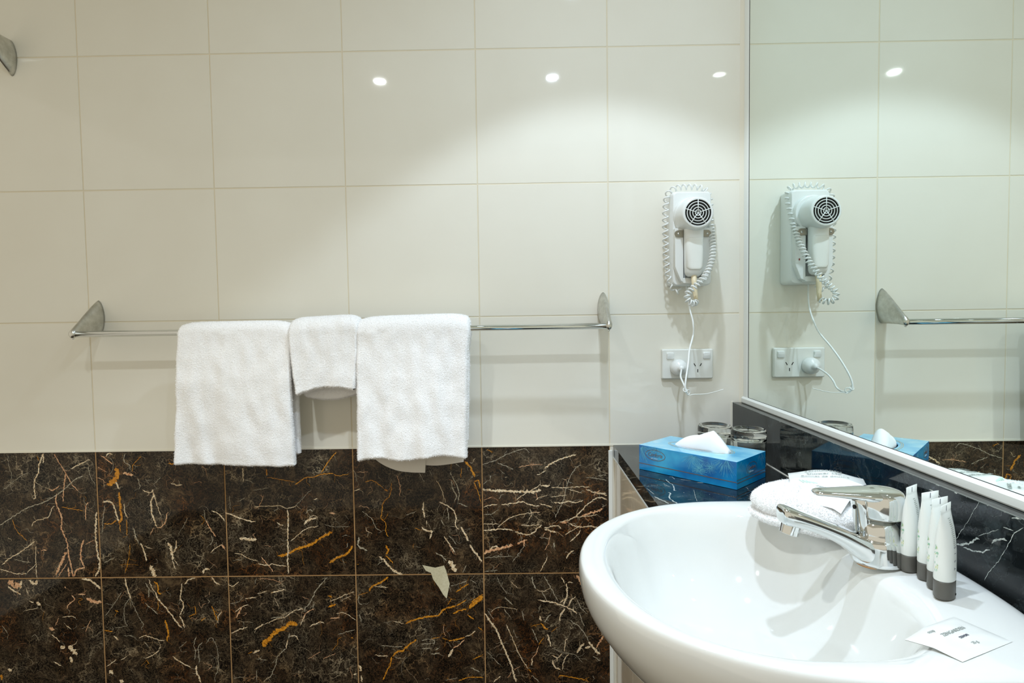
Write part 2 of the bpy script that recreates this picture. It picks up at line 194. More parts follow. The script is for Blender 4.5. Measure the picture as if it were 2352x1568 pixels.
# ---------------------------------------------------------------- materials
TILE = mat('white_tile', (231,229,216), .03, coat=.0)
noise_col(TILE, [(.3,(229,226,213)),(.7,(234,232,220))], 3, 3, bump=.05, bscale=6)
GROUT = mat('grout', (222,213,190), .8)
GROUT_B = mat('brown_grout', (176,138,92), .8)
CREAM = mat('cream_sealant', (232,228,212), .5)
WHITE_TRIM = mat('white_trim', (234,238,234), .35)
PAINT = mat('ceiling_paint', (235,232,224), .7)
def marble(name, stops, vein, vscale=38, rough=.05, coord='UV', vth=.05, nscale=26, spec=.5):
    m = mat(name, (40,32,25), rough, spec=spec); t, b = nt(m); tc = N(t, 'ShaderNodeTexCoord')
    warp = N(t, 'ShaderNodeTexNoise', Scale=14.0, Detail=5.0, Roughness=.65); t.links.new(tc.outputs[coord], warp.inputs['Vector'])
    mx = N(t, 'ShaderNodeMix', data_type='RGBA', blend_type='ADD'); mx.inputs['Factor'].default_value = .10
    t.links.new(tc.outputs[coord], mx.inputs['A']); t.links.new(warp.outputs['Color'], mx.inputs['B'])
    base = N(t, 'ShaderNodeTexNoise', Scale=nscale, Detail=9.0, Roughness=.72, Distortion=.6); t.links.new(mx.outputs['Result'], base.inputs['Vector'])
    r = ramp(t, base.outputs[0], stops)
    v = N(t, 'ShaderNodeTexVoronoi', feature='DISTANCE_TO_EDGE', Scale=vscale); t.links.new(mx.outputs['Result'], v.inputs['Vector'])
    vr = ramp(t, v.outputs['Distance'], [(0, (1,1,1,1)), (vth, (0,0,0,1))])
    mk_ = N(t, 'ShaderNodeTexNoise', Scale=17.0, Detail=4.0); t.links.new(mx.outputs['Result'], mk_.inputs['Vector'])
    mr = ramp(t, mk_.outputs[0], [(.46, (0,0,0,1)), (.66, (1,1,1,1))])
    mu = N(t, 'ShaderNodeMath', operation='MULTIPLY'); t.links.new(vr.outputs[0], mu.inputs[0]); t.links.new(mr.outputs[0], mu.inputs[1])
    v2 = N(t, 'ShaderNodeTexVoronoi', feature='DISTANCE_TO_EDGE', Scale=vscale*3.1); t.links.new(mx.outputs['Result'], v2.inputs['Vector'])
    vr2 = ramp(t, v2.outputs['Distance'], [(0, (.30,.30,.30,1)), (vth*1.5, (0,0,0,1))])
    ad = N(t, 'ShaderNodeMath', operation='MAXIMUM'); t.links.new(mu.outputs[0], ad.inputs[0]); t.links.new(vr2.outputs[0], ad.inputs[1])
    vc = N(t, 'ShaderNodeTexNoise', Scale=9.0, Detail=2.0); t.links.new(mx.outputs['Result'], vc.inputs['Vector'])
    vcr = ramp(t, vc.outputs[0], vein)
    out = N(t, 'ShaderNodeMix', data_type='RGBA'); t.links.new(ad.outputs[0], out.inputs['Factor'])
    t.links.new(r.outputs[0], out.inputs['A']); t.links.new(vcr.outputs[0], out.inputs['B'])
    t.links.new(out.outputs['Result'], b.inputs['Base Color'])
    return m
MARBLE = marble('brown_marble', [(.35,(11,9,7)),(.48,(28,22,16)),(.58,(52,42,31)),(.70,(98,82,60))], [(.33,(140,88,44)),(.5,(134,112,82)),(.65,(176,160,132))], spec=.22)
BLACK = marble('black_marble', [(.32,(9,11,13)),(.52,(24,29,31)),(.70,(52,62,64))], [(.4,(66,74,74)),(.6,(120,126,122))], vscale=14, coord='Object', rough=.06, vth=.012, nscale=18, spec=.4)
PANEL = mat('beige_stone', (226,214,194), .09)
noise_col(PANEL, [(.3,(216,204,182)),(.55,(228,217,198)),(.75,(238,229,212))], 7, 6, dist=.8)
def vein_mat(n, lo, hi):
    m = mat(n, lo, .08, spec=.25); noise_col(m, [(.36,lo),(.62,hi)], 190, 5, rough=.7); return m
VM = {'c': vein_mat('vein_cream', (188,150,100), (244,230,200)), 'w': vein_mat('vein_grey', (128,116,94), (198,190,168)),
      'o': vein_mat('vein_gold', (158,92,20), (228,160,52)), 'p': vein_mat('vein_pink', (184,118,76), (232,194,152)),
      'W': vein_mat('vein_white', (120,130,128), (215,220,212)), 'x': vein_mat('filler_patch', (205,198,166), (222,217,190))}
CHROME = mat('chrome', (225,228,228), .07, 1)
BRUSHED = mat('satin_chrome', (205,205,198), .3, 1)
noise_col(BRUSHED, [(.3,(186,186,178)),(.7,(218,218,212))], 60, 4)
STEEL = mat('dull_steel', (150,148,138), .35, 1)
CERAMIC = mat('ceramic', (224,225,221), .06, coat=.4)
PLASTIC = mat('white_plastic', (229,232,229), .28)
PLASTIC2 = mat('ivory_plastic', (229,231,225), .35)
IVORY = mat('yellowed_plastic', (226,212,178), .4)
DARK = mat('dark_gap', (28,26,22), .8)
REDM = mat('red_plastic', (140,20,18), .4)
GREYCAP = mat('grey_cap', (92,90,84), .4)
TUBEM = mat('tube_white', (233,237,233), .3)
INK = mat('ink_grey', (150,156,152), .6); INKD = mat('ink_dark', (70,72,90), .6); GREEN = mat('ink_green', (120,190,150), .6); YEL = mat('ink_yellow', (214,220,130), .6)
PAPER = mat('tissue_paper', (246,246,246), .9)
TOWEL = mat('terry_cotton', (253,253,253), 1, spec=.05)
noise_col(TOWEL, [(.3,(251,251,251)),(.7,(255,255,255))], 160, 4, bump=.6, bscale=420)
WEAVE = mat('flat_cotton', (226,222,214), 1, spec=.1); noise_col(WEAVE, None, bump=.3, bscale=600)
FILM = mat('packet_film', (240,243,241), .3, coat=.3)
def glassm():
    m = mat('clear_glass', (250,252,250), 0.0); b = nt(m)[1]; b.inputs['Transmission Weight'].default_value = 1; b.inputs['IOR'].default_value = 1.5; return m
GLASS = glassm()
MIRROR = mat('mirror_silver', (238,247,243), .0, 1)

# ---------------------------------------------------------------- tiled walls
rnd = random.Random(5)
def tile_grid(name, us, vs_, f, mat_of, skip=None, gap=.0019, extra=None):
    """us, vs_ = grid lines; f(u, v, depth) -> world point, depth>0 goes into the wall"""
    V = []; F = []; MI = []; UV = []
    def q(ps, m, uvs):
        b = len(V); V.extend(ps); F.append((b, b+1, b+2, b+3)); MI.append(m); UV.extend(uvs)
    for i in range(len(us)-1):
        for j in range(len(vs_)-1):
            if skip and skip(us[i], vs_[j]): continue
            m = mat_of(us[i], vs_[j]); a0, a1, b0, b1 = us[i]+gap/2, us[i+1]-gap/2, vs_[j]+gap/2, vs_[j+1]-gap/2
            e = .0008; d = [rnd.uniform(0, .00035) for _ in range(4)]
            an = rnd.choice((0, PI/2, PI, 3*PI/2)) + rnd.uniform(-.2, .2); ox, oy = rnd.uniform(0, 40), rnd.uniform(0, 40)
            def uvf(a, b): return (ox+a*math.cos(an)-b*math.sin(an), oy+a*math.sin(an)+b*math.cos(an))
            inn = [(a0+e, b0+e), (a1-e, b0+e), (a1-e, b1-e), (a0+e, b1-e)]; out = [(a0, b0), (a1, b0), (a1, b1), (a0, b1)]
            q([f(x, y, d[k]) for k, (x, y) in enumerate(inn)], m, [uvf(*p) for p in inn])
            for k in range(4):
                k2 = (k+1) % 4
                q([f(*out[k], .0013), f(*out[k2], .0013), f(*inn[k2], d[k2]), f(*inn[k], d[k])], m, [uvf(*out[k]), uvf(*out[k2]), uvf(*inn[k2]), uvf(*inn[k])])
            g = 2 if m == 0 else 3
            q([f(us[i], vs_[j], .0009), f(us[i+1], vs_[j], .0009), f(us[i+1], vs_[j+1], .0009), f(us[i], vs_[j+1], .0009)], g, [(0, 0)]*4)
    mats = [TILE, MARBLE, GROUT, GROUT_B] + (extra[0] if extra else [])
    if extra:
        for vv, ff, mm in extra[1]:
            b = len(V); V.extend(vv); UV.extend([(0, 0)]*len(vv))
            for x in ff: F.append(tuple(k+b for k in x)); MI.append(mm)
    o = mk(name, V, F, mats, mi=MI, uv=UV); return tag(o, kind='structure')
def ribbons(txt, f, order, amp=.0007, seed=1, ws=1.0):
    """flat inlaid veins: irregular bands following each traced centre line"""
    rr = random.Random(seed); out = []
    for s in txt.split(';'):
        h, r = s.split(':'); w = int(h[1:])*1e-4*ws; P = [Vector((float(a.split(',')[0])*1e-4, float(a.split(',')[1])*1e-4, 0)) for a in r.split()]
        if len(P) == 2 and (P[0]-P[1]).length < 1e-5: continue
        P = resample(catmull(P, 6), .0015) if (P[0]-P[-1]).length > .004 or len(P) > 2 else [P[0], P[0].lerp(P[-1], .5), P[-1]]
        if len(P) < 3: P = [P[0], P[0].lerp(P[-1], .5), P[-1]+Vector((1e-4, 0, 0))]
        n = len(P); ph = rr.uniform(0, 99); L = []; Rr = []; dep = -rr.uniform(.00008, .0003)
        for i, p in enumerate(P):
            t = (P[min(i+1, n-1)]-P[max(i-1, 0)]); t = t.normalized() if t.length else Vector((1, 0, 0)); nrm = Vector((-t.y, t.x, 0))
            e = min(1, .25+min(i, n-1-i)/3.2) if n > 4 else (.45 if i in (0, n-1) else 1)
            q = p + nrm*amp*(1.6*noise.noise(Vector((ph, i*.24, 0)))+.8*noise.noise(Vector((ph, i*.8, 5))))
            wl = w*.5*e*(1+.9*noise.noise(Vector((ph, i*.30, 20)))+.9*noise.noise(Vector((ph, i*.95, 30))))
            wr = w*.5*e*(1+.9*noise.noise(Vector((ph, i*.30, 40)))+.9*noise.noise(Vector((ph, i*.95, 50))))
            L.append(q+nrm*max(wl, w*.12)); Rr.append(q-nrm*max(wr, w*.12))
        V = [f(p.x, p.y, dep) for p in L] + [f(p.x, p.y, dep) for p in Rr]
        out.append((V, [(i, i+1, n+i+1, n+i) for i in range(n-1)], order[h[0]]))
    return out
back = lambda u, v, d: (u, d, v)
ex = ribbons(WALL_VEINS, back, {'c': 4, 'w': 5, 'o': 6, 'p': 7}, amp=.0010, ws=1.6)
def branches(txt, seed):
    # the stone's veins fray into finer side cracks
    rr = random.Random(seed); L = []
    for s in txt.split(';'):
        h, r = s.split(':'); w = int(h[1:]); P = [tuple(map(float, a.split(','))) for a in r.split()]
        for (x0, z0), (x1, z1) in zip(P, P[1:]):
            d = math.hypot(x1-x0, z1-z0); a0 = math.atan2(z1-z0, x1-x0)
            for _ in range(int(d/95+rr.random())):
                t_ = rr.random(); x, z = x0+(x1-x0)*t_, z0+(z1-z0)*t_; a = a0+rr.choice((-1, 1))*rr.uniform(.25, 1.2); Q = [(x, z)]; l = rr.uniform(18, 55)
                ti_, tj = math.floor(x/3000), math.floor(z/3000)
                for k in range(rr.randint(2, 5)):
                    a += rr.gauss(0, .55); x += math.cos(a)*l; z += math.sin(a)*l
                    if math.floor(x/3000) != ti_ or math.floor(z/3000) != tj: break
                    Q.append((x, z))
                if len(Q) > 1 and Q[-1][0] < 11900: L.append((h[0] if rr.random() < .6 else 'w')+'%d:' % rr.choice((2,3,3,4,5))+' '.join('%d,%d' % q for q in Q))
    return ';'.join(L)
ex += ribbons(branches(WALL_VEINS, 77), back, {'c': 4, 'w': 5, 'o': 6, 'p': 7}, seed=5)
# random filler veins keep the marble alive between the traced ones
def filler(seed, n, x0, x1, z0, z1):
    rr = random.Random(seed); L = []
    for _ in range(n):
        x, z = rr.uniform(x0, x1), rr.uniform(z0, z1); a = rr.gauss(PI/2 if rr.random() < .5 else .2, .6); l = rr.uniform(.006, .026); P = [(x, z)]
        for k in range(rr.randint(2, 4)):
            a += rr.gauss(0, .9); x += math.cos(a)*l/2; z += math.sin(a)*l/2; P.append((x, z))
        if all(x0 < p[0] < x1 and z0 < p[1] < z1 for p in P): L.append(rr.choice('wwwpccpo')+'%d:' % rr.choice((2,3,3,4,7)) + ' '.join('%d,%d' % (p[0]*1e4, p[1]*1e4) for p in P))
    return ';'.join(L)
for i in range(4):
    for j in range(2):
        ex += ribbons(filler(i*7+j, 26, i*.3+.004, i*.3+.292, .6-.3*j+.004, .6-.3*j+.292), back, {'c': 4, 'w': 5, 'o': 6, 'p': 7}, seed=i+9*j)
for j in range(2): ex += ribbons(filler(90+j, 22, -.296, -.004, .6-.3*j+.004, .6-.3*j+.292), back, {'c': 4, 'w': 5, 'o': 6, 'p': 7}, seed=50+j)
pv = [back(x*1e-4, z*1e-4, -.0006) for x, z in PATCH]; ex.append((pv, [tuple(range(len(pv)))], 8))
XS = [-1.15, -.9, -.6, -.3, 0, .3, .6, .9, 1.196, 1.5]
ZS = [0, .3, .6, .9, 1.2, 1.5, 1.8, 2.1, CEIL]
tile_grid('wall_back', XS, ZS, back, lambda u, v: 1 if v < .89 and u < 1.19 else 0, extra=([VM['c'], VM['w'], VM['o'], VM['p'], VM['x']], ex))
YS = [-2.3, -2.1, -1.8, -1.5, -1.2, -.9, -.6, -.3, 0]
tile_grid('wall_right', YS, ZS, lambda u, v, d: (1.5+d, u, v), lambda u, v: 1 if v < .89 else 0)
tile_grid('floor', XS, YS, lambda u, v, d: (u, v, -d), lambda u, v: 1)
g = G(); box(g, -1.17, 1.52, -2.32, .02, CEIL, CEIL+.05); tag(g.build('ceiling', PAINT), kind='structure')
# sealant beads
g = G(); box(g, -1.15, 1.478, -.0012, .001, .8985, .9018)
tag(g.build('trim_1', CREAM), kind='structure')
g = G(); box(g, 1.1925, 1.2015, -.0035, .001, 0, .888)
tag(g.build('trim_2', WHITE_TRIM, bevel=.001), kind='structure')
g = G(); v = [(1.4925,.001,.99),(1.502,-.0095,.99),(1.502,.001,.99)]; v += [(a,b,CEIL) for a,b,_ in v]
g.add(v, [(0,1,4,3),(0,3,5,2),(1,2,5,4),(0,2,1),(3,4,5)]); tag(g.build('trim_3', CREAM), kind='structure')
# ---------------------------------------------------------------- ceiling lights
EM = bpy.data.materials.new('lamp_lens'); EM.use_nodes = True
_t = EM.node_tree; _t.nodes.clear(); _e = N(_t, 'ShaderNodeEmission', Strength=14.0); _o = N(_t, 'ShaderNodeOutputMaterial'); _t.links.new(_e.outputs[0], _o.inputs[0])
_e.inputs[0].default_value = (1, .98, .94, 1)
LBL = {'a': 'recessed ceiling downlight nearer the left side of the room, above the towels', 'b': 'recessed ceiling downlight further from the tiled wall on the vanity side', 'c': 'recessed ceiling downlight close to the tiled wall above the tissue box'}
for nm, x, y, pw, ha, col in LAMPS:
    e = empty('ceiling_light', (x, y, CEIL), LBL[nm], 'ceiling light', 'recessed downlights')
    g = G(); lathe(g, [(.0265,0),(.0265,-.003),(.048,-.006),(.052,-.003),(.053,0)], 32, (x, y, CEIL)); g.build('frame', WHITE_TRIM, e, smooth=True)
    g = G(); lathe(g, [(0,0),(.026,0),(.026,-.002),(0,-.0025)], 32, (x, y, CEIL)); g.build('lens', EM, e)
    ld = bpy.data.lights.new('lamp', 'SPOT'); ld.energy = pw; ld.spot_size = 2*R(ha); ld.spot_blend = .22; ld.color = col; ld.shadow_soft_size = .02
    lo = bpy.data.objects.new('lamp', ld); C.objects.link(lo); lo.location = (0, 0, -.02); lo.parent = e
    ld = bpy.data.lights.new('lamp_spill', 'AREA'); ld.shape = 'DISK'; ld.size = .042; ld.energy = pw*SPILL; ld.color = col
    lo = bpy.data.objects.new('lamp_spill', ld); C.objects.link(lo); lo.location = (0, 0, -.0045); lo.parent = e

# ---------------------------------------------------------------- basin outline, shared by basin and counter cut-out
def sup(a, n): return math.copysign(abs(a)**(2/n), a)
def outer(th, k=1.0, dx=0):
    c, s = math.cos(th), math.sin(th)
    if c < 0: x = 1.300+.246*sup(c, 2.1)*k
    else: x = 1.300+.173*sup(c, 5)*(k if k > 1 else 1)
    y = -.682+.224*sup(s, 2.1 if c < 0 else 2.6)*k
    return x+dx, y
def inner(th, k=1.0):
    c, s = math.cos(th), math.sin(th)
    n = 2.15 if c < 0 else 2.9
    x = 1.236+(.146 if c < 0 else .143)*sup(c, n)*k
    y = -.682+.184*sup(s, n)*k
    if c > 0:   # the tap ledge bulges a little into the bowl
        x -= .005*math.exp(-(s/.22)**2)*k
    return x, y
ZT = .917

# ---------------------------------------------------------------- vanity
van = empty('vanity', (1.35, -.6, 0), 'black marble vanity counter with beige stone front under the mirror', 'vanity')
def prism(g, poly, z0, z1, m=0):
    n = len(poly); v = [(x, y, z0) for x, y in poly]+[(x, y, z1) for x, y in poly]
    g.add(v, [tuple(range(n))[::-1], tuple(range(n, 2*n))]+[(i, (i+1) % n, n+(i+1) % n, n+i) for i in range(n)], m)
XF, XB = 1.204, 1.478
arc = [outer(2*PI*k/96, .985) for k in range(97)]
far = [p for p in arc[:49] if p[0] > XF+.001]     # back far corner round to the front edge
near = [p for p in arc[48:] if p[0] > XF+.001]
g = G()
prism(g, [(XF, -.0005), (XB, -.0005), (XB, far[0][1]-0.0)] + far + [(XF, far[-1][1])], .873, .9)
prism(g, [(XF, -1.25), (XF, near[0][1])] + near + [(XB, near[-1][1]), (XB, -1.25)], .873, .9)
top = ribbons(TOP_VEINS, lambda u, v, d: (u, v, .9-d), {'w': 1}, seed=4)
for vv, ff, mm in top: g.add(vv, ff, 1)
countertop = g.build('countertop', [BLACK, VM['W']], van)
g = G(); box(g, XB, 1.4995, -1.25, -.0005, .9, .996)
# worn, chipped arris along the top
rr = random.Random(3)
chips = ';'.join('w%d:%d,%d %d,%d' % (rr.choice((4,5,7,11)), y, 9957-rr.randint(0,5), y-rr.randint(8,70), 9957-rr.randint(0,5)) for y in [rr.uniform(-11500,-150) for _ in range(75)])
for vv, ff, mm in ribbons(chips, lambda u, v, d: (XB+d, u, v), {'w': 1}, seed=6): g.add(vv, ff, 1)
box(g, XB-.00025, XB+.0008, -1.25, -.0005, .9954, .99625, 2)
for vv, ff, mm in ribbons(SPLASH_VEINS, lambda u, v, d: (XB+d, u, v), {'w': 1}, seed=8): g.add(vv, ff, 1)
g.build('splashback', [BLACK, VM['W'], mat('worn_arris', (112,118,114), .3)], van)
g = G(); box(g, XB-.0022, XB+.0005, -1.25, -.0005, .8998, .9012); box(g, XB-.0025, XB+.0005, -.002, .0005, .9, .9975); g.build('sealant', CREAM, van)
g = G(); box(g, 1.2035, 1.2075, -.472, -.0005, .8695, .8735); g.build('edge_trim', WHITE_TRIM, van)
g = G(); box(g, 1.2035, 1.2075, -1.25, -.892, .8695, .8735); g.build('edge_trim', WHITE_TRIM, van)
# stone front, notched where the basin comes through
g = G()
def notch(y):
    t = (y+.682)/.222
    return .8695 if abs(t) >= 1 else .8695-.105*math.sqrt(1-t*t)
ys = [-.0005, -.165+.001] ; 
def panel(ya, yb, n=40):
    yy = [ya+(yb-ya)*k/n for k in range(n+1)]
    poly = [(y, notch(y)) for y in yy]+[(yb, .02), (ya, .02)]
    m = len(poly); v = [(1.206, y, z) for y, z in poly]+[(1.222, y, z) for y, z in poly]
    g.add(v, [tuple(range(m)), tuple(range(m, 2*m))[::-1]]+[(i, (i+1) % m, m+(i+1) % m, m+i) for i in range(m)])
panel(-.0005, -.2065); panel(-.2085, -.505); panel(-.507, -.855); panel(-.857, -1.25)
box(g, 1.2085, 1.221, -1.25, -.0005, .02, .69, 1)
g.build('front_panel', [PANEL, GROUT], van)

# ---------------------------------------------------------------- basin
basin = empty('wash_basin', (1.3, -.682, .9), 'white ceramic semi-recessed wash basin set in the black counter', 'basin')
NA = 144; rings = []
prof_in = [(0.02,.792),(.2,.7925),(.42,.797),(.6,.808),(.75,.828),(.86,.854),(.93,.882),(.97,.8985),(1.0,.9085)]
for k, z in prof_in: rings.append([Vector((*inner(2*PI*i/NA, k), z)) for i in range(NA)])
for s, z in [(.10,.9138),(.24,.9162),(.5,.9174),(.78,.9172),(.90,.9160),(.965,.9125),(.995,.906)]:
    ring = []
    for i in range(NA):
        a = inner(2*PI*i/NA); b = outer(2*PI*i/NA); ring.append(Vector((a[0]+(b[0]-a[0])*s, a[1]+(b[1]-a[1])*s, z)))
    rings.append(ring)
for k, z, dx in [(1.0,.898,0),(.995,.888,0),(.978,.872,0),(.94,.848,.006),(.87,.818,.014),(.76,.790,.024),(.6,.770,.035),(.4,.762,.04)]:
    ring = []
    for i in range(NA):
        x, y = outer(2*PI*i/NA, k)
        if z < .895 and x > 1.462: x = 1.462
        ring.append(Vector((x+(dx if x < 1.4 else 0), y, z)))
    rings.append(ring)
g = G(); loft(g, rings); bowl = g.build('bowl', CERAMIC, basin, smooth=True, subsurf=1)
g = G(); lathe(g, [(.030,.7925),(.030,.7955),(.022,.7965),(.019,.7945),(.006,.794),(0,.794)], 32, (1.236,-.682,0)); g.build('waste_outlet', CHROME, basin, smooth=True)
g = G(); lathe(g, [(0,0),(.009,0),(.009,.003),(.012,.003),(.012,-.001)], 24, (1.3672,-.682,.868), Matrix.Rotation(R(-62), 4, 'Y')); g.build('overflow_ring', CHROME, basin, smooth=True)
RUST = mat('rust_stain', (168,120,66), .6)
g = G(); pts = [(1.3640+.0012*math.sin(k*.9), -.7005+.0055*k/2, .9176) for k in range(8)]
tube(g, [(1.3905+.0262*math.cos(a), -.685+.0262*math.sin(a), .9174) for a in [R(192+6*k) for k in range(9)]], [.0002,.0005,.0007,.0008,.0009,.0008,.0007,.0005,.0002], 6)
g.build('rust_mark', RUST, basin, smooth=True, label='brown rust at the foot of the tap')
# maker's name printed on the near rim roll
def bend_logo(p):
    x = 1.3655+p.x; th0 = 0
    zz = .9035+p.y
    y0 = min(outer(2*PI*i/720)[1] for i in range(540, 660) if abs(outer(2*PI*i/720)[0]-x) < .004)
    return Vector((x, y0-.0010+max(0, zz-.9)*.12, zz))
ORANGE = mat('orange_print', (226,168,130), .5)
text_mesh('FOWLER', .0085, None, ORANGE, basin, 'lettering', .0008, bend=bend_logo)

# ---------------------------------------------------------------- tap
tap = empty('basin_mixer', (1.3915, -.685, ZT), 'chrome single-lever mixer tap on the white basin ledge', 'tap')
tx, ty = 1.3915, -.685
g = G()
lathe(g, [(.0268,ZT),(.0274,ZT+.0015),(.0268,ZT+.010),(.0262,ZT+.020),(.0258,ZT+.0255),(.0245,ZT+.0285),(.0228,ZT+.0298),(.0220,ZT+.0320),(.0218,ZT+.0530),(.0,ZT+.0530)], 48, (tx,ty,0))
# spout: lofted oval sections rising towards the bowl
sec = [(-.004,.0040,.0225,.0130),(-.016,.0050,.0215,.0150),(-.026,.0095,.0195,.0150),(-.036,.0165,.0178,.0125),(-.048,.0235,.0165,.0102),(-.064,.0310,.0155,.0090),(-.082,.0380,.0150,.0090),(-.096,.0425,.0146,.0098),(-.1050,.0448,.0140,.0104),(-.1092,.0455,.0126,.0098),(-.1105,.0457,.0100,.0072)]
ring = []
for dx, dz, hw, hh in sec:
    ring.append([Vector((tx+dx, ty+hw*sup(math.cos(2*PI*k/28), 4.2), ZT+.010+dz+hh*sup(math.sin(2*PI*k/28), 3.0))) for k in range(28)])
loft(g, ring); g.build('body', CHROME, tap, smooth=True, subsurf=1)
g = G(); lathe(g, [(.0105,0),(.0105,-.0130),(.0085,-.0132),(.0082,-.010),(0,-.010)], 28, (tx-.0970,ty,ZT+.0462), Matrix.Rotation(R(14),4,'Y')); g.build('aerator', CHROME, tap, bevel=.0004)
g = G(); lathe(g, [(.0222,ZT+.0522),(.0228,ZT+.0526),(.0228,ZT+.0532),(.0222,ZT+.0536)], 48, (tx+.001,ty,0)); g.build('joint_ring', STEEL, tap, smooth=True)
g = G()
lathe(g, [(.0228,ZT+.0534),(.0248,ZT+.0536),(.0252,ZT+.0545),(.0254,ZT+.0580),(.0256,ZT+.066),(.0250,ZT+.0760),(.0225,ZT+.0815),(.015,ZT+.0842),(0,ZT+.0850)], 48, (tx+.003,ty,0))
# lever blade reaching forward over the spout, thinner towards its lip
sec = [(.018,.0745,.0190,.0075),(.004,.0760,.0225,.0082),(-.012,.0775,.0215,.0075),(-.028,.0785,.0185,.0058),(-.044,.0795,.0150,.0045),(-.058,.0803,.0125,.0038),(-.068,.0806,.0105,.0036),(-.0735,.0802,.0065,.0026)]
ring = []
for dx, dz, hw, hh in sec:
    ring.append([Vector((tx+dx, ty+hw*math.cos(2*PI*k/28), ZT+dz+hh*sup(math.sin(2*PI*k/28), 2.3))) for k in range(28)])
loft(g, ring)
# front web of the handle
ring = []
for z, fx, hw in [(.079,-.031,.010),(.068,-.0290,.0118),(.056,-.0275,.0115),(.044,-.0262,.0098),(.030,-.0250,.0080)]:
    ring.append([Vector((tx+fx+.010+.010*math.cos(a), ty+hw*math.sin(a), ZT+z)) for a in [2*PI*k/24 for k in range(24)]])
loft(g, ring)
g.build('lever', CHROME, tap, smooth=True, subsurf=1)
g = G(); lathe(g, [(0,0),(.0024,0),(.0024,.001),(0,.001)], 16, (tx-.0280,ty-.003,ZT+.0640), Matrix.Rotation(R(-90),4,'Y')@Matrix.Rotation(0,4,'X')); g.build('screw_hole', DARK, tap)

# ---------------------------------------------------------------- mirror
mir = empty('mirror', (1.4985, -.65, 1.0), 'large wall mirror in a thin white frame above the black splashback', 'mirror')
g = G(); box(g, 1.4995, 1.5, -1.25, -.0375, 1.0105, 2.16); g.build('glass', MIRROR, mir)
g = G()
def prof_bar(g, A, B, inn, w, p):
    """frame bar from A to B; inn = direction across towards the glass"""
    A, B, inn = Vector(A), Vector(B), Vector(inn); n = Vector((-1,0,0))
    pr = [(0,0),(0,p*.85),(w*.12,p),(w*.72,p),(w*.82,p*.8),(w,p*.35),(w,0)]
    loft(g, [[A+inn*a+n*b for a, b in pr], [B+inn*a+n*b for a, b in pr]])
prof_bar(g, (1.5,-.010,.9965), (1.5,-1.25,.9965), (0,0,1), .0145, .0055)
prof_bar(g, (1.5,-.0125,.9965), (1.5,-.0125,2.16), (0,-1,0), .0250, .0022)
prof_bar(g, (1.5,-.010,2.175), (1.5,-1.25,2.175), (0,0,-1), .0145, .0055)
g.build('frame', WHITE_TRIM, mir)
g = G(); box(g, 1.4990, 1.4999, -1.25, -.0370, 1.0108, 1.0116); box(g, 1.4990, 1.4999, -.0384, -.0373, 1.0108, 2.16); g.build('gasket', DARK, mir)

# ---------------------------------------------------------------- towel rails
def fin(g, x, zc0, zt, flip=1):
    """sail-shaped bracket: wide foot on the wall, round nose that carries the bar"""
    ring = []
    data = [(0,.0,.039,.0125),(.0008,0,.040,.0135),(.012,-.0035,.0365,.0128),(.026,-.0085,.0315,.0112),(.042,-.015,.0255,.0095),(.058,-.0220,.0190,.0084),(.072,-.0285,.0138,.0079),(.081,-.0328,.0108,.0078),(.087,-.0352,.0085,.0064),(.0895,-.036,.0035,.0028)]
    for d, dz, hh, hw in data:
        ring.append([Vector((x+hw*sup(math.cos(a),1.8), -d, zc0+flip*dz+hh*sup(math.sin(a),1.75))) for a in [2*PI*k/28 for k in range(28)]])
    loft(g, ring)
rail = empty('towel_rail', (.6, -.08, 1.176), 'chrome towel rail on the white tiles, three towels hang over it', 'towel rail')
g = G(); tube(g, [(.030,-.080,1.1745),(1.186,-.080,1.1765)], .0066, 20); g.build('bar', CHROME, rail, smooth=True)
for x, z in ((.0240,1.2100),(1.1830,1.2120)):
    g = G(); fin(g, x, z, 0); br = g.build('bracket', BRUSHED, rail, smooth=True)
    g = G(); lathe(g, [(0,0),(.0026,0),(.0022,.002),(0,.0022)], 14, (x, -.083, z-.0442), Matrix.Rotation(PI,4,'X')); g.build('grub_screw', CHROME, br, smooth=True)
r2 = empty('towel_rail', (-.5, -.08, 1.85), 'second rail of which only a grey bracket tip shows at the upper left edge', 'towel rail')
g = G(); tube(g, [(-.145,-.080,1.834),(-.90,-.080,1.834)], .0066, 16); g.build('bar', CHROME, r2, smooth=True)
for x in (-.1490, -.90):
    g = G(); fin(g, x, 1.7985, 0, -1); g.build('bracket', BRUSHED, r2, smooth=True)

